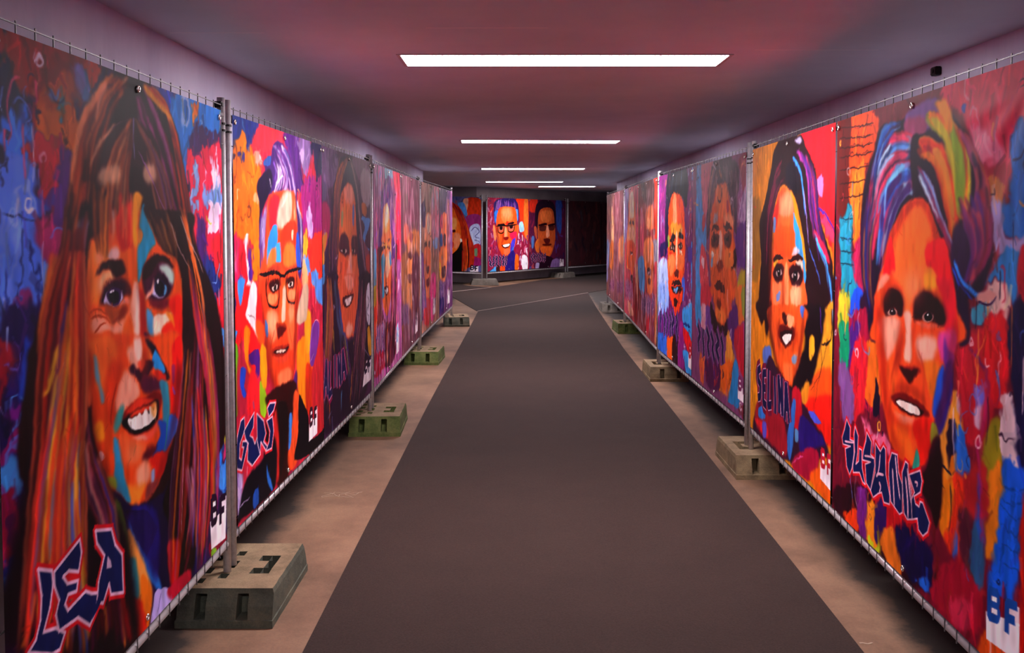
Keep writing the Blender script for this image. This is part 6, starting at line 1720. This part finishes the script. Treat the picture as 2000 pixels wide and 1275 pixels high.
ART['darkframes'] = [  # print 1.73 x 1.66 m, points in mm from its top left corner
('b',124,80,'c83a58 8a2a58 b86a98 6a2a60 d8a0b8 e04a38',50,200,0.8,[-32,50,403,5,400,1611,-37,1763]),
('p','f04a28',8,1,[1174,-10,1669,-29,1652,861,1392,778,1283,264]),
('p','f0843c',10,1,[1502,63,1670,21,1670,941,1503,779]),
('p','a8d0f0',6,1,[1283,580,1429,540,1503,739,1319,777]),
('b',125,50,'e8d8e8 a05a98 d86a88 f4f0f4 8a3a78',50,180,0.85,[1138,776,1670,861,1652,1663,1138,1642]),
('p','f0ecf0',8,1,[1429,1335,1652,1382,1652,1683,1448,1685]),
('p','3a2a6a',7,1,[233,273,267,102,471,23,889,-14,1138,30,1264,225,1228,619,1102,266,678,192,403,253,351,615,267,539]),
('h',126,50,'7a4aa8 b070c0 4a2a70 2a1c50 c890d0 5a3a90',14,[403,24,335,196,301,311],[1102,31,1210,225,1210,422]),
('p','3a80d8',7,1,[267,330,403,291,368,577,283,539]),
('p','5aa0e8',7,1,[1084,285,1228,264,1228,501,1102,520]),
('p','f0642c',8,1,[471,233,888,190,1138,265,1210,658,1174,973,1030,1206,817,1375,607,1330,435,1152,351,883,334,539]),
('p','f48a4c',22,1,[540,251,959,228,995,501,608,539]),
('p','e03c28',8,1,[748,539,853,540,818,656,730,656]),
('p','f0844c',10,1,[334,768,470,846,401,1036]),
('p','ec3058',10,1,[888,812,1174,776,1138,972,994,970]),
('p','5a48c8',8,1,[994,970,1138,933,1030,1245,923,1359,923,1125]),
('p','3a88d8',6,1,[994,1166,1066,1128,959,1360,888,1378]),
('p','2a1020',6,1,[402,596,643,578,678,617,436,625]),
('p','2a1020',6,1,[818,578,1030,540,1066,579,835,617]),
('p','d07058',20,1,[436,654,643,645,608,751,453,759]),
('p','d07058',20,1,[818,617,1066,608,1048,736,835,744]),
('p','2a141c',8,1,[477,660,591,651,580,716,498,720]),
('p','2a141c',8,1,[895,623,1012,618,1002,690,909,692]),
('p','7a1c18',60,0.8,[334,539,419,845,470,1153,642,1331,504,1231,368,921]),
('p','b03020',50,0.7,[643,694,677,848,625,964,539,1078,573,924]),
('p','f8b080',90,0.6,[609,270,924,248,924,423,643,443]),
('p','f0a070',10,1,[678,694,754,675,800,869,677,926]),
('p','8a2420',6,1,[643,896,835,889,817,947,730,965,660,945]),
('p','5a1418',5,1,[556,1068,747,1063,923,1037,870,1114,729,1149,608,1127]),
('p','faf0ec',4,1,[608,1071,888,1050,835,1103,677,1119]),
('p','f07a50',18,1,[642,1176,888,1163,817,1297,677,1293]),
('p','f0905c',8,1,[216,653,283,634,334,882,266,957]),
('p','f06a3c',8,1,[1210,619,1283,659,1246,816,1192,855]),
('p','3a2a80',10,1,[747,1392,1066,1207,1138,1642,746,1762]),
('p','5aa8d8',8,1,[-20,1707,332,1532,469,1576,332,1752,-20,1764]),
('p','f05a28',7,1,[469,1537,694,1546,642,1757,469,1749]),
('p','4a2c30',7,1,[332,1570,469,1537,469,1759,366,1754]),
('p','e8702c',8,1,[1138,1307,1283,1370,1246,1666,1102,1640]),
('s','1c1430',3,1,10,6,[-20,1688,265,1568]),
('x',211,3,400,40,0.25,0.4),
('s','160a14',4,1,34,30,[334,640,643,626,800,633,1192,603]),
('s','160a14',4,1,26,26,[409,635,422,769,539,802,643,763,667,632]),
('s','160a14',4,1,26,26,[818,629,839,753,959,778,1059,740,1088,614]),
('w','~','2a1c50','e8b8cc',18,'7a2c60',[31,1312,817,1317,817,1443,14,1435]),
('w','~','2a1c50','e8b8cc',18,'7a2c60',[47,1417,817,1434,799,1550,47,1540]),
('l','e8e0e8',[1448,1415,1660,1422,1652,1683,1448,1683]),
]
ART['halfrim'] = [  # print 1.73 x 1.66 m, points in mm from its top left corner
('b',127,70,'a03048 c85a58 6a2450 8a3a68 5a60a8',50,200,0.8,[-50,-20,406,-28,332,1680,-48,1665]),
('p','d83a28',12,1,[-31,0,368,-7,253,298,-31,260]),
('b',128,60,'3a2a58 2a3a78 4a2040 5a3a80 6a2040',60,260,0.85,[1160,-42,1657,-52,1644,1692,1207,1674]),
('p','34509a',12,1,[1242,-2,1490,-28,1493,796,1285,668]),
('p','5a80c0',7,1,[102,903,216,905,197,1148,102,1145]),
('p','2a1a2a',8,1,[253,460,291,176,484,31,798,6,1120,83,1243,333,1204,709,1080,292,720,212,446,297,408,663,292,703]),
('p','c0582c',8,1,[446,297,720,192,1080,250,1183,626,1204,961,1083,1251,922,1393,683,1365,486,1195,389,907,388,582]),
('p','d8743c',22,1,[523,296,999,272,960,521,563,521]),
('p','2a1018',6,1,[446,602,760,562,780,614,466,643]),
('p','2a1018',6,1,[880,604,1162,573,1162,626,900,645]),
('p','5a2a24',10,1,[466,653,760,645,721,758,485,756]),
('p','5a2a24',10,1,[900,645,1162,646,1142,740,920,739]),
('s','140a10',2,1,9,9,[388,663,760,645,860,655,1203,647]),
('p','f0a07a',10,1,[784,645,872,645,920,873,781,913]),
('p','5a1c1c',9,1,[662,952,941,957,901,1060,722,1056]),
('p','5a1814',5,1,[623,1075,1002,1072,961,1123,663,1117]),
('p','e0682c',18,1,[525,1155,1083,1168,882,1371,643,1343]),
('p','c86040',8,1,[215,662,331,683,350,948,254,865]),
('p','d87030',12,1,[254,1068,408,948,448,1276,293,1231]),
('p','2a1424',10,1,[487,1359,962,1394,1125,1504,723,1717,332,1701]),
('p','8a6aa0',10,1,[1043,1501,1288,1446,1496,1559,1413,1704,1004,1708]),
('p','b0a0c8',8,1,[293,1536,448,1542,410,1704,294,1699]),
('x',213,3,400,40,0.25,0.4),
('w','~','2a1c40','d89ab0',18,'6a2a50',[64,1306,762,1315,762,1429,46,1426]),
('w','~','2a1c40','d89ab0',18,'6a2a50',[83,1397,782,1409,763,1512,84,1508]),
('l','c8b8c0',[1412,1471,1622,1457,1622,1648,1413,1651]),
]
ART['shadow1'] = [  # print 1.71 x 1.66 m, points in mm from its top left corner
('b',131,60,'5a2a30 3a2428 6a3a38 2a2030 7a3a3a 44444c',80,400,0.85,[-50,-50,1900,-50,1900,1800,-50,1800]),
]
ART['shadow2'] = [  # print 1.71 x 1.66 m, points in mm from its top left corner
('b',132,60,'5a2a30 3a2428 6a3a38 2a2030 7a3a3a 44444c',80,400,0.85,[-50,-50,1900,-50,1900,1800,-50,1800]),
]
ART['abstract1'] = [  # print 1.72 x 1.66 m, points in mm from its top left corner
('b',133,90,'c02a3c 2a60c8 e8842c 5a2a88 2a1838 d83a70 3a9ac0',80,400,0.85,[-50,-50,1900,-50,1900,1800,-50,1800]),
]
ART['abstract2'] = [  # print 1.71 x 1.66 m, points in mm from its top left corner
('b',134,90,'c02a3c 2a60c8 e8842c 5a2a88 2a1838 d83a70 3a9ac0',80,400,0.85,[-50,-50,1900,-50,1900,1800,-50,1800]),
]
SPEC = {
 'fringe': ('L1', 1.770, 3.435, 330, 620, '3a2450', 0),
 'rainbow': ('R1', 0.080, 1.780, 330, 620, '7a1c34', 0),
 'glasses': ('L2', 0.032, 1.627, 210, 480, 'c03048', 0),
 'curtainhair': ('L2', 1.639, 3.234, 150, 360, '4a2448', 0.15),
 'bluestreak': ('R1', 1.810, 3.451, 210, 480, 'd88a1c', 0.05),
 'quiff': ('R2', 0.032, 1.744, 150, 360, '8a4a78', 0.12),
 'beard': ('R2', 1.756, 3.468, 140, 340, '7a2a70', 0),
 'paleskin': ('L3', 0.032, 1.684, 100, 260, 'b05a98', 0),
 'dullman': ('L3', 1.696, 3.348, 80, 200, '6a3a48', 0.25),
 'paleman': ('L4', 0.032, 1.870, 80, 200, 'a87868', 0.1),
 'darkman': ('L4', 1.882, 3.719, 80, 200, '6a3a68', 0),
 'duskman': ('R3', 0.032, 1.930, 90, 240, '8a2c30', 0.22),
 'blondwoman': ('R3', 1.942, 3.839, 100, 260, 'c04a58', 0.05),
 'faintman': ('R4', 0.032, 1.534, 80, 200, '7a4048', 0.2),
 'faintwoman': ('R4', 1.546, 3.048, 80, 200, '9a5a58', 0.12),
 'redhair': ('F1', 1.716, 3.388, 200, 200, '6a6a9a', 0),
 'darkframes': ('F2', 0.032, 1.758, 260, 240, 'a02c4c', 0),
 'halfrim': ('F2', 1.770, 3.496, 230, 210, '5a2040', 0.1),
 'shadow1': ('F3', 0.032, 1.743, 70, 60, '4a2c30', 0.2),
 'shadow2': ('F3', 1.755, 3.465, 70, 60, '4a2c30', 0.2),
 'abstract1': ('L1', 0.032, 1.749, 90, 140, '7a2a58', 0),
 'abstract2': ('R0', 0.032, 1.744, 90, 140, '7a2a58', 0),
}
m = bpy.data.materials.new('printed_vinyl'); m.use_nodes = True; nt = m.node_tree
b = nt.nodes['Principled BSDF']
at = nt.nodes.new('ShaderNodeAttribute'); at.attribute_name = 'print'
g = noise(nt, 420, 2, .6)
nt.links.new(mixc(nt, .22, at.outputs['Color'], ramp(nt, g, [(.3, '707070'), (.7, '8c8c8c')]), 'OVERLAY'), b.inputs['Base Color'])
b.inputs['Roughness'].default_value = .55; b.inputs['Specular IOR Level'].default_value = .07
M['vinyl'] = m

bm = bmesh.new()
ro, ri = .011, .006
for k in range(12):
    t = 2 * math.pi * k / 12
    for r_, y in ((ri, 0), (ri, -.003), ((ri + ro) / 2, -.005), (ro, -.003), (ro, 0)): bm.verts.new((r_ * math.cos(t), y, r_ * math.sin(t)))
bm.verts.ensure_lookup_table()
for k in range(12):
    j = (k + 1) % 12
    for i in range(4): bm.faces.new((bm.verts[k * 5 + i], bm.verts[k * 5 + i + 1], bm.verts[j * 5 + i + 1], bm.verts[j * 5 + i]))
EYELET = mesh_from(bm, 'eyelet', M['nickel'], True)

LABEL = {
 'fringe': 'graffiti portrait banner of a smiling woman with long brown hair and a fringe',
 'rainbow': 'graffiti portrait banner of a smiling person with swept rainbow-coloured hair on brick pattern',
 'glasses': 'graffiti portrait banner of a grey-haired man in dark glasses on orange and red',
 'curtainhair': 'dull-toned portrait banner of a woman with long centre-parted hair, next to the grey-haired man',
 'bluestreak': 'portrait banner of a dark-haired woman with blue streaks on yellow and red',
 'quiff': 'dull-toned portrait banner of a young man with ear showing, beside the yellow and red banner',
 'beard': 'bright portrait banner of a bearded man with dark quiff on pink and blue',
 'paleskin': 'portrait banner of a woman with purple hair and a pale forehead on pink',
 'dullman': 'brownish hazy portrait banner beside the purple-haired woman banner',
 'paleman': 'pale portrait banner with pinkish white streaks, first on the last left fence panel',
 'darkman': 'portrait banner of a dark-haired man at the very end of the left fence',
 'duskman': 'reddish brown portrait banner beside the bearded man banner',
 'blondwoman': 'portrait banner of a bright-faced open-mouthed woman on pink, third right fence panel',
 'faintman': 'faint maroon portrait banner, first on the last right fence panel',
 'faintwoman': 'faint pinkish portrait banner at the very end of the right fence',
 'redhair': 'portrait banner of a smiling woman with long red-orange hair at the bend',
 'darkframes': 'portrait banner of a smiling man in thick black glasses with purple hair',
 'halfrim': 'dimmer portrait banner of a serious man in thin glasses at the bend',
 'shadow1': 'unlit dark red banner beside the man in thin glasses',
 'shadow2': 'unlit dark banner on the fence running off beyond the bend',
 'abstract1': 'multicoloured abstract paint banner beside the long-fringe woman banner',
 'abstract2': 'multicoloured abstract paint banner beside the rainbow-haired banner'}

def make_banner(name):
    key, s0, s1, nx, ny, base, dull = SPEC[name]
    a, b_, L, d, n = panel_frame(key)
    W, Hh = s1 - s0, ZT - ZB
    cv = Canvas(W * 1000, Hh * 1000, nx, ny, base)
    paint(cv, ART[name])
    rng = np.random.default_rng(len(name) * 7 + nx)
    img = cv.img
    img = img * (.90 + .2 * vnoise(rng, ny, nx, 26, 60))[..., None]
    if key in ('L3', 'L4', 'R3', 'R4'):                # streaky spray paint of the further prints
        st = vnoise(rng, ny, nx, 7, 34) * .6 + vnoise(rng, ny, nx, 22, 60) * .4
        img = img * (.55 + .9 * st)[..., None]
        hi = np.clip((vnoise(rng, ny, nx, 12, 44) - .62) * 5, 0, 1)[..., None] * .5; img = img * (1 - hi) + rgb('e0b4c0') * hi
    if dull: img = img * (1 - dull) + rgb('6c5058') * dull  # grey haze of lamp glare mixed into the print colours
    grey = img.mean(2, keepdims=True); img = grey + (img - grey) * 1.02; img = (img - .45) * 1.14 + .43
    img = np.clip(img, .015, 1)
    lin = np.where(img <= .04045, img / 12.92, ((img + .055) / 1.055) ** 2.4)
    # cloth surface: gentle ripples, tension folds from the eyelets
    uu = np.linspace(0, W, nx)[None, :].repeat(ny, 0); vv = np.linspace(0, Hh, ny)[:, None].repeat(nx, 1)
    dis = (vnoise(rng, ny, nx, 3, 4) - .5) * .016 + (vnoise(rng, ny, nx, 8, 7) - .5) * .005
    edge = np.minimum(np.minimum(uu, W - uu), np.minimum(vv, Hh - vv)); dis = dis * np.clip(edge / .12, .15, 1)
    if name == 'rainbow':
        for (u0, v0, u1, v1, wd, am) in ((W, .06, W - .22, .55, .06, .012), (W, .06, W - .42, .30, .05, .008), (W, .06, W - .10, .75, .05, .010), (W, .06, W - .55, .16, .04, .005)):
            du, dv = u1 - u0, v1 - v0; t = np.clip(((uu - u0) * du + (vv - v0) * dv) / (du * du + dv * dv), 0, 1)
            r2 = (uu - u0 - t * du) ** 2 + (vv - v0 - t * dv) ** 2; dis = dis + am * np.exp(-r2 / (wd * (.4 + t)) ** 2) * np.sin(np.pi * np.clip(t * .9 + .1, 0, 1))
    dis = np.maximum(dis, -.002)
    sgn = 1 if key[0] in 'LF' else -1
    s_ = s0 + uu if sgn > 0 else s1 - uu
    zz = np.array([zf(a), zf(b_)]); zbase = zz[0] + (zz[1] - zz[0]) * (s_ / L)
    oo = a + d * (s0 + s1) / 2 + n * OFF
    X = a[0] + d[0] * s_ + n[0] * (OFF + dis) - oo[0]; Y = a[1] + d[1] * s_ + n[1] * (OFF + dis) - oo[1]; Z = ZT - vv + zbase - ZB
    co = np.stack([X, Y, Z], -1).reshape(-1, 3).astype(np.float32)
    idx = np.arange(nx * ny).reshape(ny, nx)
    quads = np.stack([idx[1:, :-1], idx[1:, 1:], idx[:-1, 1:], idx[:-1, :-1]], -1).reshape(-1, 4).astype(np.int32)
    me = bpy.data.meshes.new('banner')
    me.vertices.add(len(co)); me.vertices.foreach_set('co', co.ravel())
    me.loops.add(quads.size); me.loops.foreach_set('vertex_index', quads.ravel())
    me.polygons.add(len(quads)); me.polygons.foreach_set('loop_start', np.arange(0, quads.size, 4, dtype=np.int32))
    me.update(calc_edges=True)
    ca = me.color_attributes.new('print', 'FLOAT_COLOR', 'POINT')
    ca.data.foreach_set('color', np.concatenate([lin.reshape(-1, 3), np.ones((nx * ny, 1))], 1).astype(np.float32).ravel())
    me.shade_smooth(); me.materials.append(M['vinyl'])
    o = tag(obj('banner', me, loc=(oo[0], oo[1], ZB)), LABEL[name], 'banner', 'printed portrait banners on the fences')
    ang = math.atan2(-n[0], n[1]) + math.pi          # eyelet front (-y) turned to the corridor
    for u, v in ((.03, .03), (W / 2, .03), (W - .03, .03), (W / 2, Hh - .03)):
        i, j = int(v / Hh * (ny - 1)), int(u / W * (nx - 1))
        e = obj('eyelet', EYELET, o, (X[i, j] + n[0] * .002, Y[i, j] + n[1] * .002, Z[i, j]))
        e.rotation_euler = (0, 0, ang)
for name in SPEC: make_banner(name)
